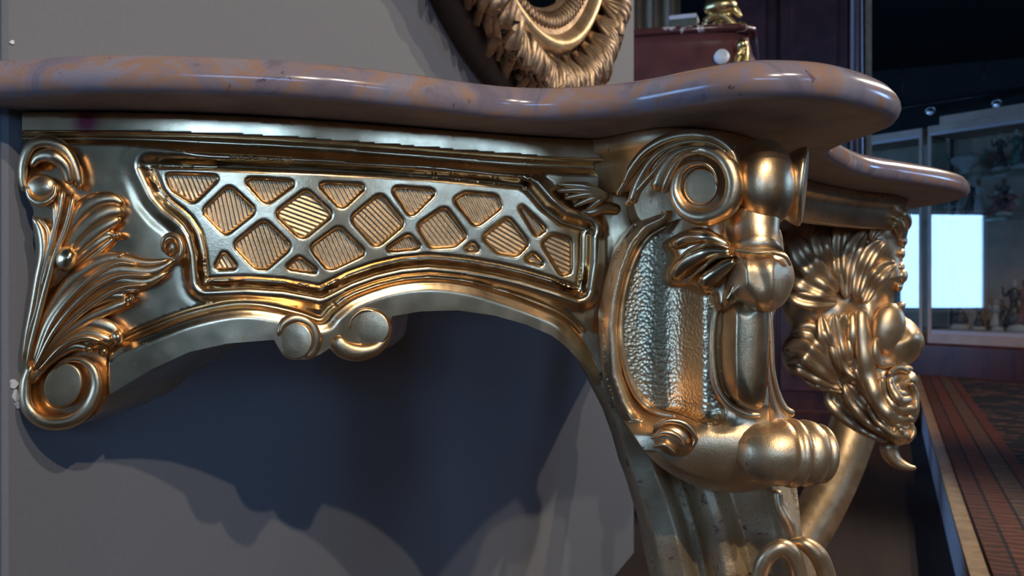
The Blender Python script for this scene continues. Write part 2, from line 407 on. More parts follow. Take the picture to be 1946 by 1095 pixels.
vr = N('ShaderNodeTexVoronoi', _distance='MANHATTAN', Scale=1.6); L(mp.outputs[0], vr.inputs['Vector'])
fl = ramp(N, [(0.0, (0.30, 0.07, 0.045)), (0.18, (0.22, 0.14, 0.09)), (0.26, (0.022, 0.028, 0.036)), (0.42, (0.03, 0.03, 0.035)), (0.48, (0.33, 0.17, 0.09)), (0.56, (0.022, 0.028, 0.036))], 'CONSTANT'); L(vr.outputs['Distance'], fl.inputs[0])
gt = N('ShaderNodeMath', _operation='GREATER_THAN'); L(sx.outputs[0], gt.inputs[0]); gt.inputs[1].default_value = 0.20
c = mixc(N, L, gt.outputs[0], stripe.outputs[0], fl.outputs[0])
kk = ramp(N, [(0.45, (0.55, 0.55, 0.55)), (0.6, (1.15, 1.1, 1.05))]); L(wv.outputs[0], kk.inputs[0])
c = mixc(N, L, 1.0, c, kk.outputs[0], 'MULTIPLY'); L(c, b.inputs['Base Color']); b.inputs['Roughness'].default_value = 0.95

# ------------------------------------------------------------------ the room
def struct(name, mb, mat, parent=None, smooth=False):
    o = mb.build(name, mat, parent, smooth)
    if parent is None: o['kind'] = 'structure'
    return o
RX0, RX1, RY0, RY1, RZ = -4.2, 5.2, -4.6, 9.2, 3.0
struct('floor', MB().box(((RX0 + RX1) / 2, (RY0 + RY1) / 2, -0.05), (RX1 - RX0, RY1 - RY0, 0.1)), 'floor_wood')
struct('ceiling', MB().box(((RX0 + RX1) / 2, (RY0 + RY1) / 2, RZ + 0.05), (RX1 - RX0, RY1 - RY0, 0.1)), 'dark_ceiling')
struct('wall_back', MB().box(((RX0 + RX1) / 2, RY1 + 0.05, RZ / 2), (RX1 - RX0, 0.1, RZ)), 'dark_wall')
YW = 1.81
PART = struct('wall_partition', MB().bevel_box((-0.11, (YW - 0.0145) / 2, RZ / 2), (0.22, YW + 0.0145, RZ - 0.002), 0.003), 'paint_grey')
for cx_, cy_, rx_, ry_ in ((27, 730, 7, 9), (31, 752, 5, 12), (35, 770, 4, 7), (24, 80, 4, 4)):
    k_ = [on_x(cx_ + rx_ * math.cos(a_) * (1 + .3 * math.sin(3 * a_ + cx_)), cy_ + ry_ * math.sin(a_), .0012) for a_ in np.linspace(0, 2 * np.pi, 14, endpoint=False)]
    MB().add(k_ + [p_ - np.array([.002, 0, 0]) for p_ in k_], [tuple(range(14))] + [(i, (i + 1) % 14, 14 + (i + 1) % 14, 14 + i) for i in range(14)]).build('paint_chip', 'white_paint', PART, smooth=False)
struct('trim_1', MB().bevel_box((-0.113, -0.0170, RZ / 2), (0.215, 0.005, RZ - 0.004), 0.002), 'paint_grey')
# ceiling spots with their housings
for l_, t_, p_, c_, a_, w_ in SPOTS:
    spot(l_, t_, p_, c_, a_)
    l_ = np.array(l_); dv = np.array(t_) - l_; dv = dv / np.linalg.norm(dv)
    ro = thing('ceiling_spotlight', (l_[0], l_[1], RZ), 'black ceiling spotlight aimed at the ' + w_, 'spotlight', 'ceiling spotlights')
    MB().lathe(l_ - dv * 0.16, l_ - dv * 0.012, [(0, .02), (.05, .035), (.9, .042), (1, .042), (1, .036), (.8, .02)], 16).build('housing', 'black_metal', ro)
    MB().tube([l_ - dv * 0.1, np.array([l_[0], l_[1], RZ])], .008).build('stem', 'black_metal', ro)
def window_wall(name, axis, pos, a0, a1, openings, z0, z1, mat):
    """wall with window openings; each opening gets frame, bars and a bright pane"""
    def bx(lo, hi, za, zb, th=0.12, off=0.0):
        c, sz = (lo + hi) / 2, hi - lo
        return ((pos + off, c, (za + zb) / 2), (th, sz, zb - za)) if axis == 'x' else ((c, pos + off, (za + zb) / 2), (sz, th, zb - za))
    mb = MB(); mb.box(*bx(a0, a1, 0, z0)); mb.box(*bx(a0, a1, z1, RZ)); cur = a0
    for lo, hi in openings: mb.box(*bx(cur, lo, z0, z1)); cur = hi
    mb.box(*bx(cur, a1, z0, z1)); struct(name, mb, mat)
    return bx
wn = [0]
def windows(bx, openings, z0, z1, nbar):
    for iw, (lo, hi) in enumerate(openings):
        wn[0] += 1
        f = MB()
        for a_, b_, c_, d_ in ((lo, lo + 0.06, z0, z1), (hi - 0.06, hi, z0, z1), (lo, hi, z0, z0 + 0.06), (lo, hi, z1 - 0.06, z1)): f.box(*bx(a_, b_, c_, d_, 0.08))
        for k in range(1, nbar + 1):
            c = lo + (hi - lo) * k / (nbar + 1); f.box(*bx(c - 0.025, c + 0.025, z0, z1, 0.06))
        w = struct('window_%d_offscreen' % wn[0], f, 'white_paint')
        MB().box(*bx(lo + 0.03, hi - 0.03, z0 + 0.03, z1 - 0.03, 0.01)).build('window_%d_pane_offscreen' % wn[0], 'daylight', w, smooth=False)
OPL = [(-4.0, -2.3), (-1.9, -0.6), (-0.1, 1.25), (1.55, 2.9)]
OPR = [(1.45, 3.0), (3.05, 4.6)]
OPE = [(-2.55, -1.95), (3.6, 5.2)]
bxl = window_wall('wall_left', 'x', RX0 + 0.06, RY0, RY1, OPL, 0.4, 1.75, 'dark_wall'); windows(bxl, OPL, 0.4, 1.75, 0)
bxr = window_wall('wall_front', 'y', RY0 + 0.06, RX0, RX1, OPR, 1.35, 2.1, 'front_paint'); windows(bxr, OPR, 1.35, 2.1, 0)
bxe = window_wall('wall_right', 'x', RX1 - 0.06, RY0, RY1, OPE, 1.3, 2.2, 'warm_wall'); windows(bxe, OPE, 1.3, 2.2, 0)

# ------------------------------------------------------------------ marble slab
KT = 200.0                                    # apron top height above the eye * FPX
ZT = CAM[2] + KT / FPX                        # underside of the marble
YC = 0.89                                     # centre plane of the console along the wall
near = [(-113, .545), (0, .548), (180, .536), (400, .541), (600, .5556), (800, .588), (930, .616), (1010, .626), (1100, .622), (1200, .606), (1300, .576),
        (1400, .5525), (1500, .548), (1600, .5587), (1680, .592), (1712, .628), (1703, .66), (1660, .70), (1612, .742), (1583, .785), (1590, .83), (1648, .935)]
pl = [V(x, CY, q)[:2] for x, q in near]
pl[0] = np.array([0.002, pl[0][1]])
pl += [np.array(p) for p in ((.602, .66), (.655, .752), (.688, .83), (.699, .89))]
half = catmull(np.array(pl), 150)
far = half[:-1][::-1].copy(); far[:, 1] = 2 * YC - far[:, 1]
plan = resample(np.vstack([half, far]), 0.006, closed=False)
plan[0, 0] = plan[-1, 0] = 0.002
T = np.gradient(plan, axis=0); T /= np.linalg.norm(T, axis=1)[:, None]; NI = np.stack([-T[:, 1], T[:, 0]], 1)   # inward (left of travel)
TH = 0.0275
prof = [(0.016, 0.0), (0.009, 0.0004), (0.0045, 0.002), (0.0018, 0.0055), (0.0, 0.0105), (0.0006, 0.0150), (0.003, 0.0195), (0.0065, 0.0235), (0.010, 0.0258), (0.013, 0.0270), (0.018, TH)]
rows = []
for ins, z in prof:
    p = plan + NI * ins; p[:, 0] = np.maximum(p[:, 0], 0.002)
    rows.append(np.c_[p, np.full(len(p), ZT + z)])
mb = MB(); P = np.array(rows); mb.grid(P)
a, b = P.shape[:2]
mb.f.append(tuple((a - 1) * b + j for j in range(b)))
mb.f.append(tuple(range(b))[::-1])
for i in range(a - 1): pass
mb.f.append(tuple([i * b for i in range(a)] + [i * b + b - 1 for i in range(a - 1, -1, -1)]))
mt = mb.build('marble_top', 'marble')
mt.data.materials.append(M['marble_rough'])
for p_ in mt.data.polygons:
    if p_.normal.z < -0.9: p_.material_index = 1
tag(mt, 'pink and orange veined marble slab with serpentine rounded edge on gilt console', 'marble slab')

# ------------------------------------------------------------------ gilt console: depth of the side apron
console = thing('console_table', (0.3, YC, 0.0), 'carved gilt wood console table with lattice side panel and scrolled leg', 'console table')
_px = np.array([42, 100, 300, 450, 600, 800, 1000, 1100, 1165]); _py = np.array([214, 214, 216, 222, 230, 245, 261, 266, 268.5])
_pc = np.polyfit((_px - 600) / 600, _py, 4)
ytop = lambda x: np.polyval(_pc, (np.minimum(np.asarray(x, float), 1165) - 600) / 600)
qa = lambda x, y=0: KT / (CY - ytop(x))

xs = np.linspace(42, 1205, 60)
arch = [(1205, 700), (1165, 720), (1131, 735), (1104, 690), (1076, 659), (1049, 638), (1000, 617), (940, 600), (870, 590), (800, 592), (745, 601),
        (743, 625), (736, 652), (716, 671), (687, 684), (665, 683), (644, 674), (626, 662), (608, 674), (581, 683), (558, 684), (540, 675), (529, 661), (521, 646),
        (432, 653), (360, 669), (288, 702), (205, 752), (182, 788), (150, 808), (122, 817), (95, 815), (66, 802), (48, 778), (41, 745), (41, 690), (48, 640), (56, 590), (64, 530), (68, 470), (62, 425), (64, 400),
        (52, 376), (42, 350), (40, 310), (46, 282), (42, 262)]
out = [(x, ytop(x) - 1) for x in xs] + arch
panel = [(284, 314), (306, 363), (324, 384), (345, 400), (362, 416), (378, 442), (387, 480), (392, 533), (468, 530), (540, 535), (608, 548), (660, 522), (708, 505), (760, 493), (816, 488), (888, 495), (945, 505), (996, 517), (1050, 533), (1100, 550),
         (1107, 500), (1108, 445), (1112, 437), (1068, 424), (1032, 396), (1003, 362), (989, 353), (816, 336), (600, 324), (440, 318)]
UB = [(205, 668), (230, 650), (295, 622), (360, 598), (432, 582), (480, 580), (522, 586), (570, 597), (610, 609), (632, 588), (672, 560), (744, 536), (816, 528), (890, 536), (960, 556), (1032, 582), (1075, 604), (1110, 640), (1140, 690)]
UBc = catmull(np.array(UB), 80)
band = np.vstack([UBc, np.array([(1150, 760), (1131, 760), (1104, 695), (1049, 645), (1000, 622), (870, 596), (745, 606), (700, 700), (560, 700), (500, 660), (432, 662), (360, 680), (260, 740), (205, 760)])])
PL = np.array(panel)
def h_apron(x, y):
    X = np.stack([x, y], 1); yr = y - ytop(x)
    d = pdist(X, PL) * np.where(inside(X, PL), -1, 1)
    fadeL = ss(230, 420, x)                                   # the moulding melts into the plain field on the left
    field = 0.0042 + 0.0015 * bump(y, 450, 220) * (1 - fadeL)
    mould = 0.0005 + 0.0085 * (ss(2, 22, d) - 0.60 * ss(26, 44, d))
    left = 0.0005 + 0.0042 * ss(0, 30, d)
    h = np.where(d < 60, left * (1 - fadeL) + mould * fadeL, field)
    h = h + (field - h) * ss(42, 62, d)
    # cove under the top rail, then the rail
    top_t = 0.0005 + 0.0065 * ss(52, 76, yr)
    h = np.where((yr < 76) & (d > 0), np.minimum(h, top_t + 0.004 * (1 - fadeL) * ss(40, 70, yr)), h)
    h = h + (0.0115 - h) * (1 - ss(36, 48, yr)) - 0.0015 * (1 - ss(0, 5, yr))
    # arch ribbon along the bottom
    inb = inside(X, band); db = pdist(X, UBc, False)
    h = np.where(inb, 0.0045 + 0.0065 * ss(0, 8, db) + 0.0022 * ss(8, 26, db), h - 0.0035 * (1 - ss(0, 12, db)) * (yr > 90))
    return h
q_apron = lambda x, y: qa(x) - h_apron(x, y)
def offsets(line, ds, closed, step=3.0):
    L_ = resample(line, step, closed); T_ = (np.roll(L_, -1, 0) - np.roll(L_, 1, 0)) if closed else np.gradient(L_, axis=0)
    N_ = np.stack([-T_[:, 1], T_[:, 0]], 1) / (np.linalg.norm(T_, axis=1)[:, None] + 1e-9); o_ = []
    for d_ in ds:
        p_ = L_ + N_ * d_; o_.append(p_[np.abs(pdist(p_, line, closed) - abs(d_)) < .6])
    return np.vstack(o_)
sg = 1 if inside(offsets(PL, [3], True), PL).mean() < .5 else -1
gx_ = np.arange(44, 1203, 3.0)
gds = np.vstack([offsets(PL, [sg * k for k in (2, 5, 9, 13, 18, 22, 27, 32, 38, 44)], True), offsets(UBc, [-8, -5, -2, 2, 5, 8, -12, 12], False)] + [np.stack([gx_, ytop(gx_) + k], 1) for k in (4, 36, 39, 42, 45, 48, 52, 57, 62, 67, 72, 76)])
ap = relief(out, q_apron, 3.4, 0.030, guides=gds)
# turned discs of the two little scrolls
def disc(mb, x, y, rx, ry, h, qf=qa, th=0.004, tilt=0.0, dome=0.0015, rot=0.0):
    u = np.linspace(0, 2 * np.pi, 36, endpoint=False); rows = []
    for k, dz in ((1.0, -th), (1.0, 0.0), (0.985, th * 0.35), (0.95, th * 0.5), (0.9, th * .55), (0.85, th * .56), (0.6, th * 0.56 + dome * .4), (0.3, th * 0.56 + dome * .5), (0.02, th * 0.56 + dome * .5)):
        c, s_ = rx * k * np.cos(u), ry * k * np.sin(u)
        X = x + c * math.cos(rot) - s_ * math.sin(rot); Y = y + c * math.sin(rot) + s_ * math.cos(rot)
        rows.append(V(X, Y, qf(x, y) + tilt * (X - x) - h - dz))
    mb.grid(rows, closed_v=True, cap=True)
apron = ap.build('side_apron', 'gilt_apron', console)

sc1 = MB(); disc(sc1, 560, 648, 34, 36, 0.0135)
sc1.sweep([(528, 640, .013), (538, 615, .013), (562, 606, .013), (588, 618, .013), (598, 645, .013), (592, 668, .012), (575, 680, .011)], [4, 9, 11, 12, 14, 12, 8], [.003, .004, .003], qa)
sc1.build('ribbon_scroll', 'gilt', apron)
sc2 = MB(); disc(sc2, 703, 624, 38, 36, 0.0135, rot=.3)
sc2.sweep([(632, 640, .012), (650, 662, .0135), (680, 670, .014), (712, 662, .0145), (732, 640, .0145), (734, 615, .014), (718, 596, .013), (690, 590, .012), (668, 606, .0115), (664, 630, .011)], [16, 18, 17, 14, 11, 9, 7, 5, 4, 3], [.003, .005, .004, .003], qa, n=44)
sc2.build('ribbon_scroll', 'gilt', apron)

# lattice plate with lozenge-shaped openings, and the reeded lozenges behind them
z1 = lambda L: [(x / 2.7786, 190 + y / 2.7786) for x, y in L]
z3 = lambda L: [(600 + x / 2.7786, 200 + y / 2.7786) for x, y in L]
cells = [(z1([(885, 398), (1150, 408), (1020, 535), (912, 470)]), 68), (z1([(1210, 462), (1342, 585), (1190, 705), (1078, 590)]), 78), (z1([(1300, 422), (1553, 437), (1408, 543)]), 70),
         (z1([(1620, 482), (1748, 605), (1595, 728), (1463, 600)]), 20), (z1([(1395, 642), (1530, 775), (1405, 884), (1350, 880), (1242, 765)]), 72), (z1([(1690, 447), (1922, 457), (1805, 568)]), 62),
         (z1([(1790, 677), (1922, 808), (1740, 893), (1648, 780)]), 66), (z1([(1183, 812), (1240, 883), (1145, 885)]), 60), (z1([(1580, 838), (1668, 908), (1522, 885)]), 60),
         (z3([(340, 477), (460, 625), (320, 743), (192, 600)]), 45), (z3([(412, 443), (628, 457), (505, 580)]), 66), (z3([(682, 547), (788, 690), (730, 740), (610, 745), (548, 640)]), 52),
         (z3([(490, 692), (545, 750), (382, 765)]), 66), (z3([(790, 472), (950, 487), (970, 540), (850, 633), (742, 502)]), 64), (z3([(1015, 602), (1115, 730), (1060, 788), (960, 770), (892, 700)]), 30),
         (z3([(1080, 535), (1207, 655), (1170, 684)]), 60), (z3([(1250, 692), (1340, 712), (1340, 880), (1300, 890), (1203, 730)]), 25), (z3([(830, 737), (852, 765), (802, 760)]), 60), (z3([(1150, 792), (1195, 840), (1118, 816)]), 60)]
def shrink(poly, d):
    P = np.array(poly); c = P.mean(0); r = P - c; return c + r * (1 + d / np.maximum(np.linalg.norm(r, axis=1), 1))[:, None]
def rounded(poly, k=0.16):
    P = np.array(poly); outp = []
    for i in range(len(P)):
        a_, b_, c_ = P[i - 1], P[i], P[(i + 1) % len(P)]
        p0, p1 = b_ + (a_ - b_) * k, b_ + (c_ - b_) * k
        for t in (0, .25, .5, .75, 1): outp.append((1 - t) ** 2 * p0 + 2 * t * (1 - t) * b_ + t * t * p1)
    return np.array(outp)
holes = [rounded(c_) for c_, _ in cells]
def q_lat(x, y):
    X = np.stack([x, y], 1); d = pdist(X, PL)
    for h_ in holes: d = np.minimum(d, pdist(X, h_))
    return qa(x) - (0.0016 + 0.0042 * ss(-1, 4.5, d) + 0.0006 * ss(4, 9, d))
lat = relief(smooth_loop(panel, 2), q_lat, 3.2, 0.0, holes).build('lattice_panel', 'gilt_bright', apron)
for poly, ang in cells:
    big = shrink(poly, 7); an = math.radians(ang); s_, c_ = math.sin(an), math.cos(an)
    def q_cell(x, y, s_=s_, c_=c_): 
        ph = (x * s_ - y * c_) / 8.2 * 2 * np.pi
        return qa(x) - (0.0009 + 0.0010 * np.abs(np.cos(ph / 2)))
    P0 = MB(); relief(big, q_cell, 2.1, 0.0008, mb=P0).build('reeded_lozenge', 'gilt_reed', apron)

# ------------------------------------------------------------------ acanthus bracket at the wall end
ac = MB()
def strand(mb, pts, w, h=(.008, .013, .008), hd=(.004, .007, .004), qf=qa, n=26, m=10):
    t = np.linspace(0, 1, len(pts)); hh = np.interp(t, np.linspace(0, 1, len(h)), h)
    mb.sweep([(x, y, k) for (x, y), k in zip(pts, hh)], w, hd, qf, n, m)
strand(ac, [(151, 362), (142, 322), (122, 286), (93, 270), (62, 276), (46, 305), (43, 340), (50, 366)], [9, 13, 14, 13, 11, 9, 8], (.010, .012, .012, .010), (.005, .006, .005))
strand(ac, [(134, 352), (124, 316), (100, 296), (74, 299), (58, 318)], [8, 13, 15, 12, 6], (.012, .015, .012), (.005, .007, .004))
ac.ellip(79, 356, float(qa(79)) - .013, 29, 26, .006)
strand(ac, [(50, 352), (58, 376), (80, 386), (101, 372), (106, 348)], [4, 6, 8, 7, 3], (.013, .016, .014), (.004, .005, .003))
stems = [([(118, 358), (112, 401), (96, 464), (80, 524), (70, 585), (53, 640), (46, 690)], [7, 8, 8, 8, 7, 6, 4]), ([(140, 366), (126, 428), (103, 488), (86, 549), (70, 610), (56, 667), (52, 700)], [6, 8, 8, 8, 7, 6, 4]),
         ([(62, 410), (78, 440), (82, 480), (72, 530), (62, 585), (50, 640), (44, 690)], [5, 9, 9, 8, 7, 5, 4]), ([(70, 412), (92, 440), (90, 500), (76, 556), (62, 620), (48, 680)], [4, 6, 7, 7, 6, 4]),
         ([(104, 380), (104, 440), (88, 500), (72, 560), (58, 630)], [5, 7, 7, 6, 4])]
for p_, w_ in stems: strand(ac, p_, w_, (.013, .014, .012, .010), (.005, .006, .004))
lobes = [ # upper blade
    ([(92, 535), (112, 470), (140, 415), (175, 385), (212, 378), (236, 390)], [6, 13, 18, 17, 13, 6], .011), ([(94, 540), (124, 480), (160, 430), (200, 403), (236, 402)], [6, 12, 17, 17, 10], .013),
    ([(96, 545), (134, 490), (172, 448), (208, 424), (230, 416)], [6, 11, 15, 14, 8], .012), ([(98, 548), (142, 498), (182, 462), (214, 444)], [5, 10, 13, 9], .010), ([(104, 545), (150, 508), (190, 474), (218, 450)], [4, 8, 9, 7], .008),
    # long curled blade
    ([(62, 692), (90, 600), (140, 530), (205, 492), (275, 500), (328, 494)], [5, 9, 13, 14, 9, 4], .012), ([(62, 696), (94, 612), (150, 548), (212, 514), (285, 516), (336, 492)], [5, 10, 15, 17, 13, 5], .015),
    ([(62, 700), (99, 622), (155, 566), (215, 534), (275, 536), (320, 516)], [5, 9, 14, 15, 12, 5], .014), ([(64, 702), (104, 632), (165, 578), (222, 555), (268, 550)], [5, 9, 12, 11, 5], .012),
    ([(64, 700), (100, 610), (158, 540), (216, 502), (262, 503)], [3, 5, 6, 5, 3], .0185), ([(64, 702), (104, 626), (162, 560), (222, 526), (290, 524)], [3, 5, 6, 5, 3], .0195), ([(66, 704), (108, 640), (170, 582), (226, 548), (282, 541)], [3, 5, 6, 5, 3], .0175),
    # small lobes below
    ([(60, 706), (95, 640), (148, 592), (203, 564), (242, 562)], [5, 9, 12, 12, 9], .013), ([(62, 708), (104, 652), (158, 610), (212, 585), (246, 572)], [5, 9, 12, 11, 8], .014),
    ([(66, 702), (108, 642), (158, 614), (205, 622), (228, 642)], [5, 10, 15, 16, 10], .012), ([(70, 704), (120, 654), (165, 634), (200, 644), (214, 652)], [4, 8, 12, 11, 6], .013), ([(72, 706), (116, 660), (160, 642), (196, 650)], [3, 5, 6, 4], .018),
    ([(58, 712), (84, 692), (112, 670), (140, 658), (168, 662)], [6, 11, 12, 10, 8], .012), ([(50, 700), (58, 720), (80, 700), (100, 688)], [6, 12, 10, 5], .010)]
def blade(loop, hmax, edge):
    lp = smooth_loop(loop, 3)
    relief(lp, lambda x, y: qa(x) - hmax * np.sqrt(np.clip(1 - (1 - np.clip(pdist(np.stack([x, y], 1), lp) / edge, 0, 1)) ** 2, 0.02, 1)) - .001, 3.5, 0.0, mb=ac)
blade([(84, 560), (100, 500), (118, 440), (140, 392), (168, 374), (205, 372), (234, 380), (238, 404), (228, 424), (216, 432), (224, 446), (206, 464), (176, 488), (140, 516), (108, 548)], .012, 16)
blade([(50, 700), (64, 640), (90, 584), (130, 520), (165, 490), (200, 480), (235, 488), (280, 498), (326, 492), (344, 478), (340, 498), (318, 524), (293, 545), (270, 556), (250, 556), (252, 574), (235, 584), (190, 586), (140, 602), (100, 640), (70, 690)], .014, 18)
blade([(54, 706), (84, 660), (130, 604), (178, 602), (208, 612), (234, 634), (224, 652), (196, 656), (170, 666), (120, 668), (80, 704)], .011, 14)
for p_, w_, h_ in lobes: strand(ac, p_, w_, (h_ * .8, h_, h_, h_ * .92), (.003, .0045, .0045, .003))
strand(ac, [(326, 497), (341, 489), (346, 472), (339, 453), (324, 446), (311, 454), (309, 470), (316, 482)], [5, 6, 6, 5, 5, 4, 4, 3], (.018, .019, .017, .014), (.006, .006, .005, .003))
ac.ellip(324, 470, float(qa(324)) - .009, 14, 18, .004)
ac.ellip(246, 570, float(qa(246)) - .014, 9, 12, .008, .4); ac.ellip(222, 641, float(qa(222)) - .014, 12, 15, .008, -.4); ac.ellip(169, 663, float(qa(169)) - .012, 8, 9, .008)
ac.ellip(196, 668, float(qa(196)) - .008, 10, 10, .006); ac.ellip(221, 447, float(qa(221)) - .011, 9, 8, .006); ac.ellip(228, 486, float(qa(228)) - .012, 9, 7, .006)
ac.build('acanthus_leaf', 'gilt', apron)
eg = MB(); eg.ellip(126, 491, float(qa(126)) - .016, 21, 27, .011, .35); eg.build('leaf_bead', 'gilt_bright', apron)
vo = MB(); disc(vo, 119, 733, 36, 45, .0105, th=.005, dome=.001, rot=.45)
strand(vo, [(60, 690), (48, 730), (52, 775), (84, 802), (128, 802), (165, 778), (183, 738), (176, 702), (152, 684), (124, 686), (100, 704)], [8, 11, 13, 14, 14, 13, 12, 10, 7, 5, 3], (.011, .012, .012, .011), (.006, .006, .005, .003), n=50)
vo.build('bracket_volute', 'gilt', apron)

# leaf sprig beside the big volute
sp = MB()
for e_ in ((1062, 350), (1058, 362), (1072, 377), (1090, 392), (1112, 402)):
    strand(sp, [(1158, 372), ((1158 + e_[0]) / 2 + 4, (372 + e_[1]) / 2 - 6), e_], [4, 9, 4], (.010, .011, .009), (.004, .005, .003))
strand(sp, [(1180, 400), (1150, 395), (1120, 404), (1104, 398)], [10, 12, 10, 5], (.006, .008, .006), (.004, .006, .003))
sp.build('leaf_sprig', 'gilt', apron)

# ------------------------------------------------------------------ frieze under the marble, running round corner and front
fr = [(1120, .705), (1155, .694), (1200, .672), (1250, .655), (1300, .652), (1370, .664), (1430, .70), (1475, .76), (1500, .84), (1525, .94), (1560, 1.00), (1640, 1.085), (1700, 1.13)]
fp = [V(x, CY, q)[:2] for x, q in fr]
fp = [p for p in fp if p[1] < YC - 0.05] + [np.array([min(0.62, fp[-1][0] + 0.03), YC])]
hf = catmull(np.array(fp), 60); ff = hf[:-1][::-1].copy(); ff[:, 1] = 2 * YC - ff[:, 1]
fpl = np.vstack([hf, ff]); T = np.gradient(fpl, axis=0); T /= np.linalg.norm(T, axis=1)[:, None]; NI = np.stack([-T[:, 1], T[:, 0]], 1)
rows = [np.c_[fpl + NI * i_, np.full(len(fpl), ZT + z_)] for i_, z_ in ((.03, .0), (0.001, .0), (0, -.002), (0, -.012), (.002, -.014), (.006, -.017), (.009, -.022), (.009, -.045), (.03, -.045))]
frz = MB(); frz.grid(rows, closed_u=True); frz.build('frieze', 'gilt_mask', console)
# rear rail against the wall and the far side rail, so the slab is carried all round
rr = MB(); rr.box((0.012, YC, ZT - 0.02), (0.022, 2 * YC - 0.04, 0.038)); rr.build('rear_rail', 'gilt_old', console, smooth=False)
fx = np.array([V(x, CY, float(qa(x)))[:2] for x in np.linspace(42, 1160, 30)]); fx[:, 1] = 2 * YC - fx[:, 1]
rows = [np.c_[fx + np.array([0, o_]), np.full(len(fx), ZT + z_)] for o_, z_ in ((0, 0), (0, -.11), (-.03, -.11), (-.03, 0))]
MB().grid(rows, closed_u=True, cap=False).build('far_apron', 'gilt', console)

# ------------------------------------------------------------------ corner leg: cartouche body
QX = np.array([1130, 1148, 1162, 1176, 1192, 1230, 1270, 1305, 1330, 1346, 1360, 1372, 1400, 1440, 1462, 1472, 1500, 1570])
QQ = np.array([.690, .662, .645, .646, .660, .660, .652, .638, .622, .616, .622, .622, .612, .606, .604, .612, .640, .655])
cart = [(1300, 400), (1250, 402), (1215, 418), (1184, 455), (1163, 510), (1149, 575), (1145, 620), (1152, 718), (1171, 774), (1202, 823), (1233, 867), (1270, 898), (1314, 920), (1364, 934), (1407, 937), (1450, 930), (1491, 912),
        (1510, 880), (1512, 820), (1500, 785), (1487, 765), (1476, 725), (1470, 662), (1470, 600), (1492, 560), (1490, 480), (1478, 430), (1420, 405), (1360, 400)]
cartS = smooth_loop(cart, 4)
rim_in = [(1270, 428), (1232, 452), (1206, 494), (1188, 552), (1180, 610), (1181, 660), (1192, 710), (1212, 752), (1244, 782), (1285, 792)]
def q_cart(x, y):
    X = np.stack([x, y], 1)
    e = pdist(X, cartS)
    base = np.interp(x, QX, QQ)
    # outer edge: x-shift so that the rolled rim follows the curved left edge
    left = np.array(cart)[1:13]; dl = pdist(X, left, False)
    rimp = np.interp(dl, [0, 6, 14, 24, 32, 42], [.672, .657, .648, .650, .658, .662])
    fieldq = np.mean([np.interp(x + o_, [1180, 1230, 1280, 1315, 1338, 1352, 1366, 1500], [.663, .666, .658, .640, .624, .618, .626, .600]) for o_ in (-18, -12, -6, 0, 6, 12, 18)], 0)
    w = 1 - ss(26, 44, dl)
    q = np.where((x < 1380) & (y < 800), rimp * w + fieldq * (1 - w), base)
    # lower bowl swells forward
    bowl = .655 - .048 * np.sqrt(np.clip(1 - ((x - 1420) / 240) ** 2, 0, 1)) * np.sqrt(np.clip(1 - ((y - 850) / 100) ** 2, 0.0, 1))
    k = ss(770, 830, y)
    q = q * (1 - k) + np.minimum(bowl, rimp * w + .66 * (1 - w)) * k
    return q + .030 * (1 - np.sqrt(np.clip(e / 16, 0, 1))) * ((x > 1440) | (y > 860))
leg = relief(cartS, q_cart, 3.6, 0.03)
corner = leg.build('corner_leg', 'gilt_warm', console)
# punched ground of the cartouche
pf = smooth_loop([(1262, 440), (1232, 462), (1208, 502), (1193, 555), (1186, 610), (1187, 660), (1197, 706), (1216, 745), (1246, 772), (1290, 786), (1345, 806), (1372, 800), (1356, 740), (1349, 690), (1349, 640), (1356, 590), (1345, 540), (1300, 500), (1285, 455)], 4)
relief(pf, lambda x, y: q_cart(x, y) - .0009, 3.6, 0.0).build('punched_ground', 'gilt_punched', corner)
# inner bright fillet of the rim
fl = MB(); fl.sweep([(x, y, .004) for x, y in rim_in], [3, 4, 5, 5, 5, 6, 7, 8, 8, 5], [.003, .004, .003], lambda x, y: q_cart(np.asarray(x), np.asarray(y)), n=60)
fl.build('rim_fillet', 'gilt_warm', corner)
# long boss on the front
bo = smooth_loop([(1380, 575), (1368, 620), (1366, 668), (1373, 722), (1392, 756), (1420, 776), (1446, 776), (1456, 748), (1461, 693), (1463, 620), (1458, 575), (1420, 565)], 4)
def q_boss(x, y):
    d = pdist(np.stack([x, y], 1), bo); return np.interp(x, [1366, 1400, 1465], [.618, .604, .600]) - .017 * np.sqrt(np.clip(1 - (1 - np.clip(d / 44, 0, 1)) ** 2, 0, 1)) - .004
relief(bo, q_boss, 3.5, .006).build('front_boss', 'gilt', corner)
ed = MB(); ed.sweep([(1364, 575, 0), (1355, 620, 0), (1353, 672, 0), (1360, 728, 0), (1382, 766, 0), (1420, 788, 0), (1452, 788, 0)], [6, 7, 7, 8, 9, 9, 8], [.004, .006, .006, .004], lambda x, y: .612 + 0 * x, n=46)
ed.sweep([(1462, 585, 0), (1466, 650, 0), (1468, 700, 0), (1476, 742, 0), (1490, 776, 0), (1510, 790, 0)], [5, 5, 5, 6, 8, 9], [.004, .006, .006], lambda x, y: .598 + .00018 * (x - 1462), n=40)
ed.build('boss_edging', 'gilt_warm', corner)
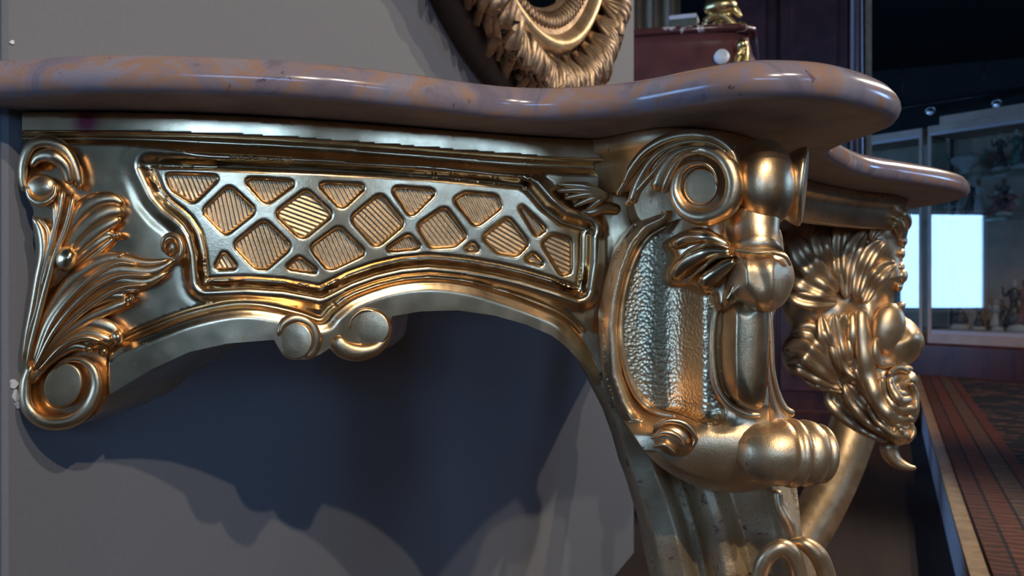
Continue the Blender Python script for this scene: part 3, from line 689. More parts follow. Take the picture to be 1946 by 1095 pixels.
# knee leaf folding over the front, in two halves
kl = smooth_loop([(1264, 462), (1295, 442), (1322, 431), (1350, 436), (1372, 452), (1390, 468), (1404, 482), (1410, 520), (1402, 560), (1392, 582), (1368, 594), (1356, 582), (1352, 562), (1339, 562), (1313, 547), (1277, 547), (1264, 533), (1266, 513), (1275, 489)], 4)
def q_kl(x, y):
    d = pdist(np.stack([x, y], 1), kl); b0 = np.interp(x, [1260, 1340, 1410], [.640, .612, .596])
    return b0 - .011 * np.sqrt(np.clip(1 - (1 - np.clip(d / 20, 0, 1)) ** 2, 0, 1))
klm = relief(kl, q_kl, 3.0, .012)
for pts, w, h in [([(1390, 470), (1352, 452), (1308, 452), (1276, 470)], [7, 12, 15, 10], .004), ([(1392, 480), (1352, 478), (1308, 500), (1276, 532)], [7, 15, 20, 13], .005), ([(1400, 494), (1376, 508), (1344, 534), (1326, 548)], [7, 15, 18, 12], .007),
                  ([(1394, 474), (1352, 464), (1312, 476), (1280, 502)], [3, 4, 5, 3], .007), ([(1398, 486), (1362, 490), (1330, 514), (1304, 540)], [3, 4, 5, 3], .008), ([(1406, 510), (1398, 545), (1380, 578)], [6, 10, 9], .006)]:
    klm.sweep([(x, y, h) for x, y in pts], w, [.005, .008, .006], q_kl, 26, 12)
klm.build('knee_leaf', 'gilt_bright', corner)
kb = smooth_loop([(1392, 476), (1430, 474), (1465, 474), (1491, 480), (1505, 502), (1510, 530), (1502, 558), (1487, 580), (1459, 595), (1432, 592), (1404, 577), (1378, 590), (1366, 570), (1376, 530)], 4)
def q_kb(x, y):
    d = pdist(np.stack([x, y], 1), kb); b0 = np.interp(x, [1370, 1420, 1470, 1510], [.606, .592, .590, .604])
    return b0 - .026 * np.sqrt(np.clip(1 - (1 - np.clip(d / 46, 0, 1)) ** 2, 0, 1)) + .0008 * np.sin((x - .3 * y) / 7.0)
relief(kb, q_kb, 3.0, .020).build('knee_bulb', 'gilt_warm', corner)
hm = MB(); hm.sweep([(1396, 474, 0), (1430, 480, .006), (1465, 480, .006), (1492, 488, 0), (1503, 506, -.006)], [3, 4, 4, 4, 3], [.003, .004, .003], lambda x, y: .575 + .0 * x, n=30); hm.build('bulb_hem', 'gilt_mask', corner)
# hollow neck between knob and bulb
nk = MB(); nk.lathe(V(1426, 400, .618), V(1432, 490, .606), [(0, .020), (.25, .0205), (.5, .019), (.75, .0185), (1, .022)]); nk.build('neck', 'gilt', corner)

# big volute, knob and end disc
vq = lambda x, y: np.interp(x, [1150, 1250, 1340, 1420, 1500], [.660, .634, .614, .603, .612])
body = MB()
bl = smooth_loop([(1212, 330), (1230, 292), (1272, 266), (1322, 257), (1370, 268), (1402, 300), (1414, 350), (1404, 395), (1372, 424), (1330, 424), (1298, 415), (1262, 425), (1225, 425), (1205, 390)], 4)
relief(bl, lambda x, y: vq(x, y) + .024 + 0 * y, 6, .04, mb=body)
body.build('volute_block', 'gilt_warm', corner)
vm = MB()
vs = lambda pts, w, h, hd, n=40: vm.sweep([(x, y, k) for (x, y), k in zip(pts, np.interp(np.linspace(0, 1, len(pts)), np.linspace(0, 1, len(h)), h))], w, hd, vq, n, 12)
vs([(1270, 305), (1300, 288), (1340, 284), (1378, 304), (1397, 348), (1384, 392), (1344, 412), (1305, 402), (1284, 368), (1289, 334), (1310, 314), (1338, 311), (1358, 327), (1364, 352)],
   [7, 12, 15, 17, 19, 19, 18, 16, 13, 10, 7, 5, 4, 3], (.006, .010, .012, .011, .010, .009, .008), (.006, .008, .008, .006, .003), 80)
disc(vm, 1331, 355, 33, 36, .0045, vq, th=.005, dome=.001, tilt=-.00017)
vs([(1405, 330), (1392, 290), (1360, 264), (1318, 256), (1270, 264), (1228, 288), (1200, 322), (1185, 352)], [5, 8, 9, 10, 11, 10, 9, 5], (.006, .008, .007, .002), (.006, .007, .006), 60)
vs([(1392, 300), (1360, 276), (1320, 268), (1275, 278), (1240, 304), (1216, 345), (1200, 388)], [3, 4, 5, 6, 8, 11, 10], (.010, .012, .012, .010), (.004, .005, .006), 60)
vs([(1300, 283), (1270, 296), (1240, 330), (1214, 360), (1190, 392)], [3, 5, 6, 7, 7], (.010, .013, .012, .009), (.004, .005, .005))
vs([(1350, 283), (1312, 282), (1282, 296), (1260, 328), (1246, 364)], [4, 7, 10, 14, 14], (.010, .013, .013, .011), (.005, .006, .008))
vs([(1330, 290), (1300, 296), (1280, 318), (1266, 350), (1262, 368)], [3, 5, 7, 9, 7], (.012, .015, .014, .010), (.004, .005, .005))
vs([(1262, 270), (1225, 300), (1196, 335), (1172, 372)], [6, 9, 8, 5], (.002, .003, .001), (.006, .006, .004))
vm.build('volute', 'gilt', corner)
kn = MB(); kn.ellip(1452, 349, .618, 62, 86, .030, 0, 30, 20, .85); kn.ellip(1412, 350, .622, 34, 76, .022, 0, 24, 16)
kn.build('ball_knob', 'gilt', corner)
ends = MB(); a0, a1 = V(1472, 352, .644), V(1530, 355, .636)
a1 = a0 + (a1 - a0); ends.lathe(a0, a1, [(0, .022), (.35, .024), (.60, .0275), (.75, .0292), (.88, .030), (.96, .0295), (1.0, .027), (1.0, .0)], 36, False); ends.build('end_disc', 'gilt', corner)

# rolled foot of the cartouche
rl = MB(); R = lambda px: px / FPX * .60
p0, p1 = V(1405, 858, .605), V(1566, 862, .622)
rl.lathe(p0, p1, [(0, 0), (0, R(18)), (.06, R(36)), (.16, R(52)), (.30, R(62)), (.42, R(65)), (.49, R(64)), (.515, R(60)), (.54, R(66)), (.585, R(68)), (.63, R(66)), (.66, R(59)), (.69, R(63)), (.76, R(65)), (.84, R(62)), (.89, R(54)), (.915, R(56)), (.95, R(58)), (.985, R(54)), (1, R(44)), (1, 0)], 36, False)
rl.build('foot_roll', 'gilt_warm', corner)
bd = MB(); bq = lambda x, y: q_cart(np.asarray(x, float).ravel(), np.asarray(y, float).ravel()).reshape(np.shape(x))
qb = float(bq(np.array([1285.]), np.array([830.]))[0])
bd.ellip(1284, 832, qb + .002, 46, 36, .016, .35, 26, 14)
for pts in ([(1240, 812), (1270, 800), (1302, 806), (1322, 830), (1316, 852)], [(1236, 834), (1262, 822), (1288, 830), (1300, 850)], [(1240, 850), (1262, 846), (1284, 862)]):
    bd.sweep([(x, y, .012) for x, y in pts], [3, 6, 7, 6, 3], [.003, .005, .003], lambda x, y: qb + 0 * x, n=26)
bd.build('leaf_bud', 'gilt', corner)

# lower leg, sweeping inwards below the cartouche
EL = [(1060, 640), (1085, 665), (1104, 690), (1131, 740), (1158, 794), (1176, 844), (1189, 894), (1203, 930), (1226, 1007), (1244, 1095), (1262, 1180), (1290, 1290)]
ey, ex = np.array([p[1] for p in EL]), np.array([p[0] for p in EL])
lo = EL + [(1640, 1290), (1588, 1180), (1560, 1095), (1524, 1015), (1514, 922), (1490, 870), (1400, 800), (1280, 760), (1180, 700), (1165, 640), (1120, 632)]
def q_low(x, y):
    t = x - np.interp(y, ey, ex) - (y - 900) * .02
    q = np.interp(t, [-30, 0, 6, 14, 55, 66, 78, 96, 104, 116, 132, 152, 170, 182, 240, 250, 256, 268, 284, 300], [.725, .722, .706, .700, .694, .698, .712, .714, .704, .690, .681, .682, .694, .698, .690, .686, .672, .668, .676, .70])
    k = ss(640, 800, y); q = (qa(np.minimum(x, 1165)) - .008) * (1 - k) + q * k
    return q + .00010 * np.clip(y - 1095, 0, 300) + .0012 * np.sin(y / 23 + x / 31) * k
lw = relief(lo, q_low, 4.5, .03); lw.build('lower_leg', 'gilt_worn', console)
ls = MB(); lq = lambda x, y: .628 + 0 * np.asarray(x, float)
ls.sweep([(1446, 1165, 0), (1442, 1110, 0), (1452, 1066, .003), (1482, 1042, .004), (1506, 1056, .003), (1520, 1096, 0), (1530, 1150, 0)], [12, 15, 17, 18, 17, 15, 12], [.008, .012, .008], lq, n=40)
ls.sweep([(1496, 1034, .0), (1528, 1034, .004), (1556, 1058, .003), (1572, 1098, 0), (1590, 1160, 0)], [8, 14, 18, 18, 14], [.007, .012, .008], lambda x, y: .640 + 0 * x, n=40)
ls.sweep([(1476, 930, 0), (1482, 965, .0), (1500, 1000, .0), (1506, 1030, 0)], [10, 10, 12, 8], [.006, .009, .006], lambda x, y: .664 + 0 * x)
ls.sweep([(1480, 1095, -.004), (1486, 1120, -.004), (1490, 1150, -.004)], [18, 22, 16], [.006, .008, .006], lq)
ls.build('lower_scroll', 'gilt_mask', console)
# both legs run back to a block at the wall foot
def leg_tail(name, pts, w, mat):
    mbt = MB(); P_ = catmull(np.array(pts), 40)
    T_ = np.gradient(P_, axis=0); T_ /= np.linalg.norm(T_, axis=1)[:, None]
    wv = np.interp(np.linspace(0, 1, 40), np.linspace(0, 1, len(w)), w)
    sec = [(-1, -.55), (-.9, -.8), (-.55, -.7), (-.4, -.9), (0, -1), (.4, -.9), (.55, -.7), (.9, -.8), (1, -.55), (1, .6), (0, .8), (-1, .6)]
    rows_ = []
    for p, t_, k in zip(P_, T_, wv):
        e = np.cross(t_, [0.5, 0.85, 0]); e = np.array([0.35, -0.94, 0]) * 0 + np.cross(t_, np.array([.39, -.92, 0])); e /= np.linalg.norm(e)
        g = np.cross(t_, e); rows_.append([p + k * (a_ * e + b_ * -g) for a_, b_ in sec])
    mbt.grid(rows_, closed_v=True, cap=True); return mbt.build(name, mat, console)
leg_tail('leg_foot', [V(1400, 1230, .735), V(1420, 1330, .76), np.array([.36, .40, .22]), np.array([.26, .52, .10]), np.array([.20, .64, .03])], [.075, .07, .055, .045, .035], 'gilt_old')
leg_tail('far_leg', [np.array([.45, 1.57, .785]), np.array([.52, 1.56, .75]), V(1652, 690, 1.745), V(1640, 745, 1.73), V(1620, 815, 1.70), V(1594, 890, 1.66), V(1560, 965, 1.60), V(1520, 1035, 1.54), V(1470, 1110, 1.48), np.array([.24, 1.05, .08]), np.array([.20, .98, .03])], [.045, .045, .044, .042, .040, .038, .036, .034, .034, .034, .035], 'gilt_mask')
bk = MB(); bk.bevel_box((.17, .81, .03), (.30, .50, .06), .01); bk.build('base_block', 'gilt_old', console)

# ------------------------------------------------------------------ mask on the front
cph, sph = math.cos(PHI), math.sin(PHI)
YM = YC - CAM[1]
qm = lambda x, y=0: YM / (cph + (np.asarray(x, float) - CX) / FPX * sph)
mk = [(1503, 430), (1530, 408), (1575, 400), (1620, 404), (1660, 396), (1700, 394), (1728, 408), (1726, 440), (1722, 456), (1717, 484), (1715, 508), (1722, 522), (1717, 541), (1703, 556), (1698, 577), (1705, 589), (1728, 608), (1750, 632),
      (1755, 650), (1747, 674), (1730, 692), (1726, 701), (1739, 710), (1745, 722), (1743, 738), (1748, 764), (1746, 788), (1736, 810), (1732, 834), (1716, 846), (1690, 846), (1662, 832), (1623, 805), (1593, 786), (1578, 760), (1571, 742), (1549, 734),
      (1525, 720), (1497, 707), (1486, 682), (1486, 658), (1503, 628), (1490, 600), (1478, 560), (1484, 500)]
mkS = smooth_loop(mk, 3)
def q_mask(x, y):
    d = pdist(np.stack([x, y], 1), mkS); back = .055 * ss(1640, 1490, x)
    return qm(x) - back - .060 * np.sqrt(np.clip(1 - (1 - np.clip(d / 85, 0, 1)) ** 2, 0, 1)) - .004 * np.sin(x / 9.) * np.sin(y / 13.)
mm = relief(mkS, q_mask, 5, .0)
# the other half of the face, mirrored on the centre plane
Pn = np.vstack(mm.v); Pf = Pn.copy(); Pf[:, 1] = 2 * YC - Pf[:, 1]; fs = list(mm.f); mm.add(Pf, [f[::-1] for f in fs])
mask = mm.build('mask', 'gilt_mask', console, label='carved gilt mask with open mouth and leafy hair')
def q_ms(x, y):
    x = np.atleast_1d(np.asarray(x, float)); y = np.atleast_1d(np.asarray(y, float)); return q_mask(x, y)
def mstr(mb, pts, w, h=.004, hd=.008, n=30):
    mb.sweep([(x, y, h) for x, y in pts], [k * 1.25 for k in w], [hd * .7, hd, hd * .6], q_ms, n, 10)
hair = MB()
def mbl(mb, pts, w, h=.006, hd=.010): mb.blade([(x, y, h) for x, y in pts], [k * 1.3 for k in w], [hd * .5, hd * .75, hd * .6], q_ms, 28)
for pts, w in [([(1594, 556), (1556, 520), (1524, 484), (1500, 436)], [8, 18, 20, 10]), ([(1596, 548), (1570, 496), (1556, 450), (1572, 408)], [7, 15, 17, 8]), ([(1602, 552), (1594, 496), (1596, 446), (1606, 412)], [7, 13, 14, 7]),
               ([(1610, 568), (1610, 520), (1624, 470), (1648, 436)], [8, 15, 17, 8]), ([(1626, 572), (1636, 524), (1656, 480), (1682, 456)], [7, 14, 15, 8]), ([(1640, 578), (1658, 540), (1682, 510), (1704, 500)], [7, 13, 14, 7]),
               ([(1612, 474), (1630, 438), (1664, 414), (1698, 408), (1718, 420), (1722, 440)], [9, 17, 19, 17, 13, 7]), ([(1654, 458), (1668, 434), (1690, 420), (1708, 430), (1708, 452)], [6, 11, 12, 10, 6]),
               ([(1590, 564), (1552, 548), (1518, 528), (1492, 500)], [8, 18, 19, 9]), ([(1592, 576), (1556, 574), (1518, 566), (1484, 540)], [6, 13, 14, 8])]:
    mbl(hair, pts, w)
for x, y, r in ((1716, 458, 9), (1712, 482, 9), (1711, 508, 9), (1714, 524, 12), (1708, 545, 8)): hair.ellip(x, y, float(qm(x)) - .012, r, r * 1.2, .016)
hair.build('hair_leaves', 'gilt_mask', mask)
face = MB()
face.ellip(1728, 636, float(qm(1728)), 22, 40, .020, -.65, 20, 14)               # nose bridge
face.ellip(1740, 648, float(qm(1740)), 17, 20, .022, 0)                          # nose tip
face.ellip(1722, 664, float(qm(1722)) - .018, 13, 12, .012)                      # nostril wing
face.ellip(1688, 626, float(qm(1688)) - .046, 34, 52, .018, .15)                  # cheek
face.ellip(1700, 590, float(qm(1700)) - .034, 26, 11, .016, -.6); face.ellip(1704, 610, float(qm(1704)) - .036, 11, 8, .014, -.3); face.ellip(1716, 700, float(qm(1716)) - .020, 20, 8, .016, .1)                 # brow
mstr(face, [(1664, 640), (1664, 672), (1678, 694), (1702, 690)], [5, 8, 7, 4], .006)
mstr(face, [(1690, 716), (1696, 740), (1712, 762), (1734, 758)], [5, 7, 8, 5], .010)
mstr(face, [(1676, 716), (1682, 748), (1706, 778), (1738, 776)], [5, 7, 8, 5], .008)
mstr(face, [(1688, 712), (1706, 700), (1728, 706)], [4, 6, 4], .012)
mstr(face, [(1700, 728), (1708, 748), (1726, 748)], [5, 7, 4], .004)
mstr(face, [(1730, 728), (1740, 752), (1742, 782)], [4, 6, 4], .004)
face.build('face', 'gilt_mask', mask)
beard = MB()
mstr(beard, [(1636, 584), (1640, 640), (1648, 700), (1668, 758), (1702, 796), (1738, 796)], [9, 14, 15, 13, 10, 5], .008, .012)
mstr(beard, [(1620, 592), (1622, 640), (1630, 690), (1650, 738)], [7, 11, 12, 6], .004, .010)
for pts, w in [([(1604, 594), (1602, 640), (1612, 690), (1632, 720)], [7, 13, 14, 8]), ([(1584, 596), (1586, 636), (1598, 684), (1614, 708)], [7, 13, 13, 7]), ([(1560, 600), (1568, 640), (1586, 694)], [7, 13, 7]),
               ([(1596, 722), (1574, 664), (1540, 632), (1506, 632)], [8, 15, 17, 9]), ([(1596, 730), (1556, 690), (1522, 664), (1490, 664)], [8, 15, 17, 9]), ([(1600, 738), (1556, 712), (1522, 694), (1494, 692)], [8, 15, 16, 9]),
               ([(1604, 744), (1572, 730), (1546, 722), (1524, 714)], [7, 12, 13, 8]), ([(1612, 704), (1628, 692), (1642, 712), (1648, 740)], [6, 14, 14, 7]),
               ([(1590, 734), (1584, 756), (1606, 780), (1644, 808), (1690, 838)], [8, 16, 18, 16, 9]), ([(1604, 728), (1624, 756), (1656, 792), (1704, 828)], [7, 15, 17, 10]), ([(1650, 764), (1676, 798), (1708, 820), (1732, 818)], [7, 12, 13, 8]),
               ([(1704, 806), (1706, 826), (1708, 848)], [9, 12, 8]), ([(1732, 804), (1729, 822), (1720, 844)], [7, 10, 7])]:
    mbl(beard, pts, w, .005, .010)
beard.ellip(1576, 745, float(q_ms(1576, 745)[0]) - .004, 12, 14, .010); beard.ellip(1545, 728, float(q_ms(1545, 728)[0]) - .004, 12, 9, .010)
beard.build('beard_leaves', 'gilt_mask', mask)
tail = MB()
tail.sweep([(1690, 836, 0), (1690, 858, 0), (1704, 878, 0), (1724, 888, 0), (1742, 890, 0)], [22, 17, 12, 8, 3], [.025, .020, .012, .004], lambda x, y: qm(x) - .005, n=30, m=12); tail.build('chin_leaf', 'gilt_mask', mask)

# ------------------------------------------------------------------ oval mirror on the wall
MC = np.array([0.0, 0.92, 1.67]); MA, MZ = 0.60, 0.64
mirror = thing('wall_mirror', (0, 0.92, 1.03), 'oval mirror in a deep carved gilt leaf frame hanging above the marble', 'mirror')
def me_pt(th, o, X):
    th = np.asarray(th, float); return np.stack([np.broadcast_to(X, th.shape), MC[1] + (MA - o) * np.cos(th), MC[2] + (MZ - o) * np.sin(th)], -1)
TH_ = np.linspace(0, 2 * np.pi, 120, endpoint=False)
ring = lambda prof: MB().grid([me_pt(TH_, o_, x_) for o_, x_ in prof], closed_v=True)
ring([(.05, .002), (.012, .002), (0, .006), (0, .040), (.006, .048), (.02, .050)]).build('frame_side', 'mirror_side', mirror)
ring([(.018, .046), (.03, .058), (.05, .050), (.075, .036), (.095, .036), (.104, .046)]).build('outer_frame', 'gilt_old', mirror)
ring([(.100, .040), (.108, .056), (.118, .062), (.128, .060), (.136, .048), (.140, .040)]).build('frame_torus', 'gilt_mask', mirror)
ring([(.138, .042), (.150, .040), (.165, .034), (.185, .022), (.192, .014)]).build('inner_frame', 'gilt_old', mirror)
gl_ = MB(); gl_.add(np.vstack([me_pt(TH_, .19, .018), [[.018, MC[1], MC[2]]]]), [(i, (i + 1) % 120, 120) for i in range(120)]); gl_.build('glass', 'mirror_glass', mirror, smooth=False)
gd = MB()
for k in range(150):
    th = 2 * np.pi * k / 150; p = me_pt(th, .150, .040); p2 = me_pt(th + .02, .180, .026)
    gd.tube([p, (p + p2) / 2 + np.array([.006, 0, 0]), p2], [.004, .0075, .003], 6, 6)
g_ = gd.build('gadroon_border', 'gilt_old', mirror); g_['kind'] = 'stuff'
for k in range(48):
    th = 2 * np.pi * (k + rng.uniform(-.2, .2)) / 48; lf = MB(); big = 1.0 + .35 * (k % 2) + rng.uniform(-.2, .3); skew = rng.uniform(-.07, .07)
    for j in range(5):
        dt = (j - 2) * .030 * big; o1 = -.012 * big - .010 * rng.random() + .012 * abs(j - 2)
        c0 = me_pt(th + dt * .15, .098, .050); c1 = me_pt(th + dt * .7, .062, .066 + .010 * big); c2 = me_pt(th + dt * 1.1, .022, .070 + .008 * rng.random()); c2 = c2 + np.array([0, 1, 1]) * rng.normal(0, .006, 3); c3 = me_pt(th + dt * 1.35 + skew, o1 + rng.uniform(-.012, .02), .048 + .02 * rng.random())
        lf.tube([c0, c1, c2, c3], [.005, .010 * big, .011 * big, .005], 7, 9)
    c = me_pt(th + .065, .07, .058); lf.sphere(c, (.010, .012, .012), 8, 6)
    lf.build('carved_leaf', 'gilt_old', mirror)

# ------------------------------------------------------------------ tall bombe chest behind the partition
def frame_axes(d):                        # d: direction in (right, forward) camera terms -> world axes (along, depth away, up)
    d = np.array(d, float); d /= np.linalg.norm(d)
    a_ = d[0] * RV + d[1] * FV; n_ = np.array([-a_[1], a_[0], 0.0])
    if n_ @ FV < 0: n_ = -n_
    return a_, n_
al, dp = frame_axes((0.95, -0.31))        # towards the right corner
cr = rq(.737, 2.615, 0)                   # right front corner at the floor
chest = thing('tall_chest', tuple(cr - al * .45 + dp * .2), 'tall dark lacquered bombe chest with gilt corner mount beyond the partition', 'chest')
ZC = CAM[2] + (CY - 57) / FPX * 2.62
zp = [(0.06, .94), (0.2, .97), (.5, 1.05), (.9, 1.09), (1.2, 1.09), (ZC - .22, 1.085), (ZC - .13, 1.075), (ZC - .085, 1.05), (ZC - .055, 1.015), (ZC - .03, 1.0), (ZC, 1.0)]
cc = cr - al * .45 + dp * .22; rows = []
for z_, s_ in zp:
    pts_ = []
    for u_, w_ in [(-.45, .22), (-.45, -.18), (-.42, -.215), (-.3, -.235), (-.15, -.25), (0, -.255), (.15, -.25), (.30, -.235), (.40, -.215), (.445, -.17), (.45, 0), (.45, .22)]:
        pts_.append(cc + al * u_ * s_ + dp * w_ * (s_ if w_ < 0 else 1) + UV * z_)
    rows.append(pts_)
MB().grid(rows, closed_v=True, cap=True).build('body', 'purple_wood', chest)
ft = MB()
for u_, w_ in ((-.38, -.17), (.38, -.17), (-.38, .18), (.38, .18)): ft.lathe(cc + al * u_ + dp * w_, cc + al * u_ + dp * w_ + UV * .07, [(0, .03), (.5, .045), (1, .05)], 12)
for k_ in range(4):
    o_ = MB(); o_.v = [ft.v[k_]]; o_.n = len(ft.v[k_]); o_.f = [tuple(i - sum(len(v) for v in ft.v[:k_]) for i in f) for f in ft.f if sum(len(v) for v in ft.v[:k_]) <= f[0] < sum(len(v) for v in ft.v[:k_ + 1])]
    o_.build('foot', 'mahogany', chest)
mnt = MB(); mp = lambda du, z_, out_: cc + al * (.425 + du) * 1.0 + dp * (-.232 - out_) + UV * z_
mnt.tube([mp(0, ZC - .04, .012), mp(.004, ZC - .07, .025), mp(-.006, ZC - .10, .035), mp(-.012, ZC - .16, .045), mp(-.01, ZC - .3, .05)], [.010, .014, .010, .008, .005], 8)
mnt.tube([mp(.012, ZC - .045, .010), mp(.016, ZC - .09, .028), mp(.014, ZC - .16, .040)], [.010, .009, .006], 8); mnt.sphere(mp(.006, ZC - .055, .025), .016); mnt.build('corner_mount', 'brass', chest)
MB().lathe(cc + al * .365 - dp * .235 + UV * (ZC - .085), cc + al * .37 - dp * .252 + UV * (ZC - .085), [(0, .0), (0, .023), (1, .023), (1, 0)], 24, False).build('price_sticker', 'sticker', chest)
slab = MB(); rows = []
for z_, i_ in ((ZC, .01), (ZC, -.012), (ZC + .006, -.02), (ZC + .018, -.018), (ZC + .024, -.008), (ZC + .024, .05)):
    rows.append([cc + al * u_ * (.45 - i_) / .45 + dp * (w_ + (i_ if w_ < 0 else 0)) + UV * z_ for u_, w_ in [(-.45, .22), (-.45, -.18), (-.42, -.215), (-.15, -.245), (.15, -.245), (.40, -.215), (.45, -.17), (.45, .22)]])
slab.grid(rows, closed_v=True, cap=True); so = slab.build('chest_slab', 'rouge_marble'); tag(so, 'dark red marble slab with white veins on the tall chest', 'marble slab')
# gilt ornament and box on top of the chest
def on_chest(px, py, back=0.06):
    q = 2.68 + (1440 - px) * .0005 + back; return V(px, py, q)
ZS = ZC + .024; ob = on_chest(1372, 40); ob[2] = ZS
orn = thing('gilt_ornament', tuple(ob), 'scrolled gilt bronze stand on the red marble of the tall chest', 'ornament')
gb = lambda u_, z_, w_=0: ob + al * u_ + UV * z_ + dp * w_
MB().tube([gb(-.055, .004), gb(-.058, .03), gb(-.05, .06), gb(-.02, .075), gb(.03, .07)], [.007, .009, .012, .014, .010], 8).build('leg', 'brass', orn)
MB().tube([gb(.065, .006), gb(.072, .022), (gb(.06, .036)), gb(.045, .028), gb(.03, .045), gb(.0, .075), gb(-.02, .1)], [.009, .012, .011, .009, .012, .015, .016], 8).build('scroll_foot', 'brass', orn)
MB().tube([gb(-.05, .004, .07), gb(-.05, .04, .06), gb(0, .075, .03)], [.007, .009, .012], 8).build('leg', 'brass', orn)
b_ = MB(); b_.sphere(gb(-.005, .10), (.055, .04, .03), 14, 9); b_.sphere(gb(.005, .16), (.04, .035, .06), 14, 9); b_.tube([gb(-.04, .09), gb(.0, .115), gb(.04, .085), gb(.06, .06)], [.01, .016, .014, .006], 8); b_.build('body', 'brass', orn)
MB().lathe(gb(.02, .0, .0), gb(.02, .024, .0), [(0, .04), (.4, .04), (.6, .03), (1, .034), (1, 0)], 18).build('dish', 'porcelain', orn)
bx_ = on_chest(1300, 40, .09); bx_[2] = ZS
gbx = thing('green_box', tuple(bx_), 'small dark green box with a pale lid on the tall chest', 'box')
MB().bevel_box(bx_ + UV * .035, (.085, .07, .07), .004, (al, dp, UV)).build('body', 'green_box', gbx, smooth=False)
MB().bevel_box(bx_ + UV * .078, (.092, .076, .016), .003, (al, dp, UV)).build('lid', 'paint_pale', gbx, smooth=False)
# drapery behind the chest
cu = []
for px in np.linspace(1120, 1292, 48):
    off = .05 * math.sin(px / 5.2); p = rq((px - CX) / FPX * 3.6, 3.6 + off, 0); cu.append(p)
cu = np.array(cu); rows = [cu + UV * .01, cu + UV * 1.5, cu + UV * 2.995]; rows += [r_ + FV * .012 for r_ in rows[::-1]]
c_o = MB().grid(rows, closed_u=True).build('curtain', 'curtain'); tag(c_o, 'pleated tan brown curtain hanging behind the tall chest', 'curtain')

# ------------------------------------------------------------------ mahogany wardrobe
al2, dp2 = frame_axes((0.97, -0.24)); wr = rq(1.765, 4.15, 0)
ward = thing('wardrobe', tuple(wr - al2 * .4 + dp2 * .2), 'tall dark mahogany wardrobe with rounded corner column behind the console', 'wardrobe')
W0 = lambda u_, w_, z_: wr + al2 * u_ + dp2 * w_ + UV * z_
MB().bevel_box(W0(-.40, .20, 1.25), (.78, .34, 2.5), .006, (al2, dp2, UV)).build('carcass', 'mahogany', ward, smooth=False)
for u_ in (-.60, -.26):
    dr = MB().bevel_box(W0(u_, .022, 1.3), (.32, .024, 2.2), .004, (al2, dp2, UV)).build('door', 'purple_wood', ward, smooth=False)
    for zc_, zh in ((.75, .95), (1.85, .95)):
        MB().bevel_box(W0(u_, .006, zc_), (.22, .016, zh), .006, (al2, dp2, UV)).build('door_panel', 'purple_wood', dr, smooth=False)
MB().lathe(W0(-.06, .03, .1), W0(-.06, .03, 2.4), [(0, .05), (.03, .05), (.04, .038), (.5, .042), (.96, .036), (.97, .05), (1, .05)], 20).build('corner_column', 'purple_wood', ward)
MB().bevel_box(W0(-.006, .03, 1.25), (.03, .05, 2.5), .004, (al2, dp2, UV)).build('stile', 'tan_edge', ward, smooth=False)
MB().bevel_box(W0(-.40, .19, 2.54), (.86, .40, .08), .02, (al2, dp2, UV)).build('cornice', 'mahogany', ward, smooth=False)
MB().bevel_box(W0(-.40, .19, .05), (.82, .38, .10), .01, (al2, dp2, UV)).build('plinth', 'mahogany', ward, smooth=False)

# ------------------------------------------------------------------ display cases on a mahogany plinth
al3, dp3 = frame_axes((0.61, -0.79))
VL = rq(2.762, 5.6, 0)
PT = .355
pl_ = MB().bevel_box(VL + al3 * .45 + dp3 * .26 + UV * (PT / 2), (3.2, .60, PT), .012, (al3, dp3, UV)).build('display_plinth', 'mahogany', smooth=False)
tag(pl_, 'long low polished mahogany plinth under the glass display cases', 'plinth')
def vitrine(o0, wd, ztop, label, crown):
    v_ = thing('display_case', tuple(o0 + al3 * wd / 2 + dp3 * .2 + UV * PT), label, 'display case', 'glass display cases')
    B = lambda u_, w_, z_, sz, nm, mt_, par=v_: MB().bevel_box(o0 + al3 * u_ + dp3 * w_ + UV * z_, sz, .003, (al3, dp3, UV)).build(nm, mt_, par, smooth=False)
    h_ = ztop - PT
    B(wd / 2, .20, PT + .03, (wd, .40, .06), 'base_board', 'beige_wood'); B(wd / 2, .20, PT + .075, (wd - .03, .38, .03), 'deck', 'paint_pale')
    B(wd / 2, .20, ztop - .025, (wd, .40, .05), 'top_board', 'beige_wood'); B(wd / 2, .39, PT + h_ / 2, (wd - .02, .012, h_ - .1), 'back_panel', 'beige_wood')
    B(wd / 2, .006, ztop - .055, (wd - .02, .014, .022), 'pale_strip', 'paint_pale')  # plain pale painted strip below the top board
    for u_ in (.011, wd - .011): B(u_, .011, PT + h_ / 2, (.022, .022, h_ - .1), 'corner_post', 'beige_wood'); B(u_, .385, PT + h_ / 2, (.022, .022, h_ - .1), 'corner_post', 'beige_wood')
    if crown: B(wd / 2 + .02, .2, ztop + .03, (wd - .09, .34, .06), 'crown_board', 'beige_wood')
    for z_ in (1.175, 1.46): B(wd / 2, .21, z_, (wd - .05, .33, .010), 'glass_shelf', 'glass')
    B(wd / 2, .008, PT + h_ / 2 + .01, (wd - .044, .006, h_ - .15), 'front_glass', 'glass')
    for u_ in (.008, wd - .008): B(u_, .2, PT + h_ / 2 + .01, (.005, .35, h_ - .15), 'side_glass', 'glass')
    return v_
vitrine(VL, 1.15, 1.795, 'beige framed glass display case with a crown board, filled with porcelain figures', True)
vitrine(VL - al3 * 1.02 + dp3 * .05, .96, 1.80, 'beige framed glass display case without crown board, beside the wardrobe', False)
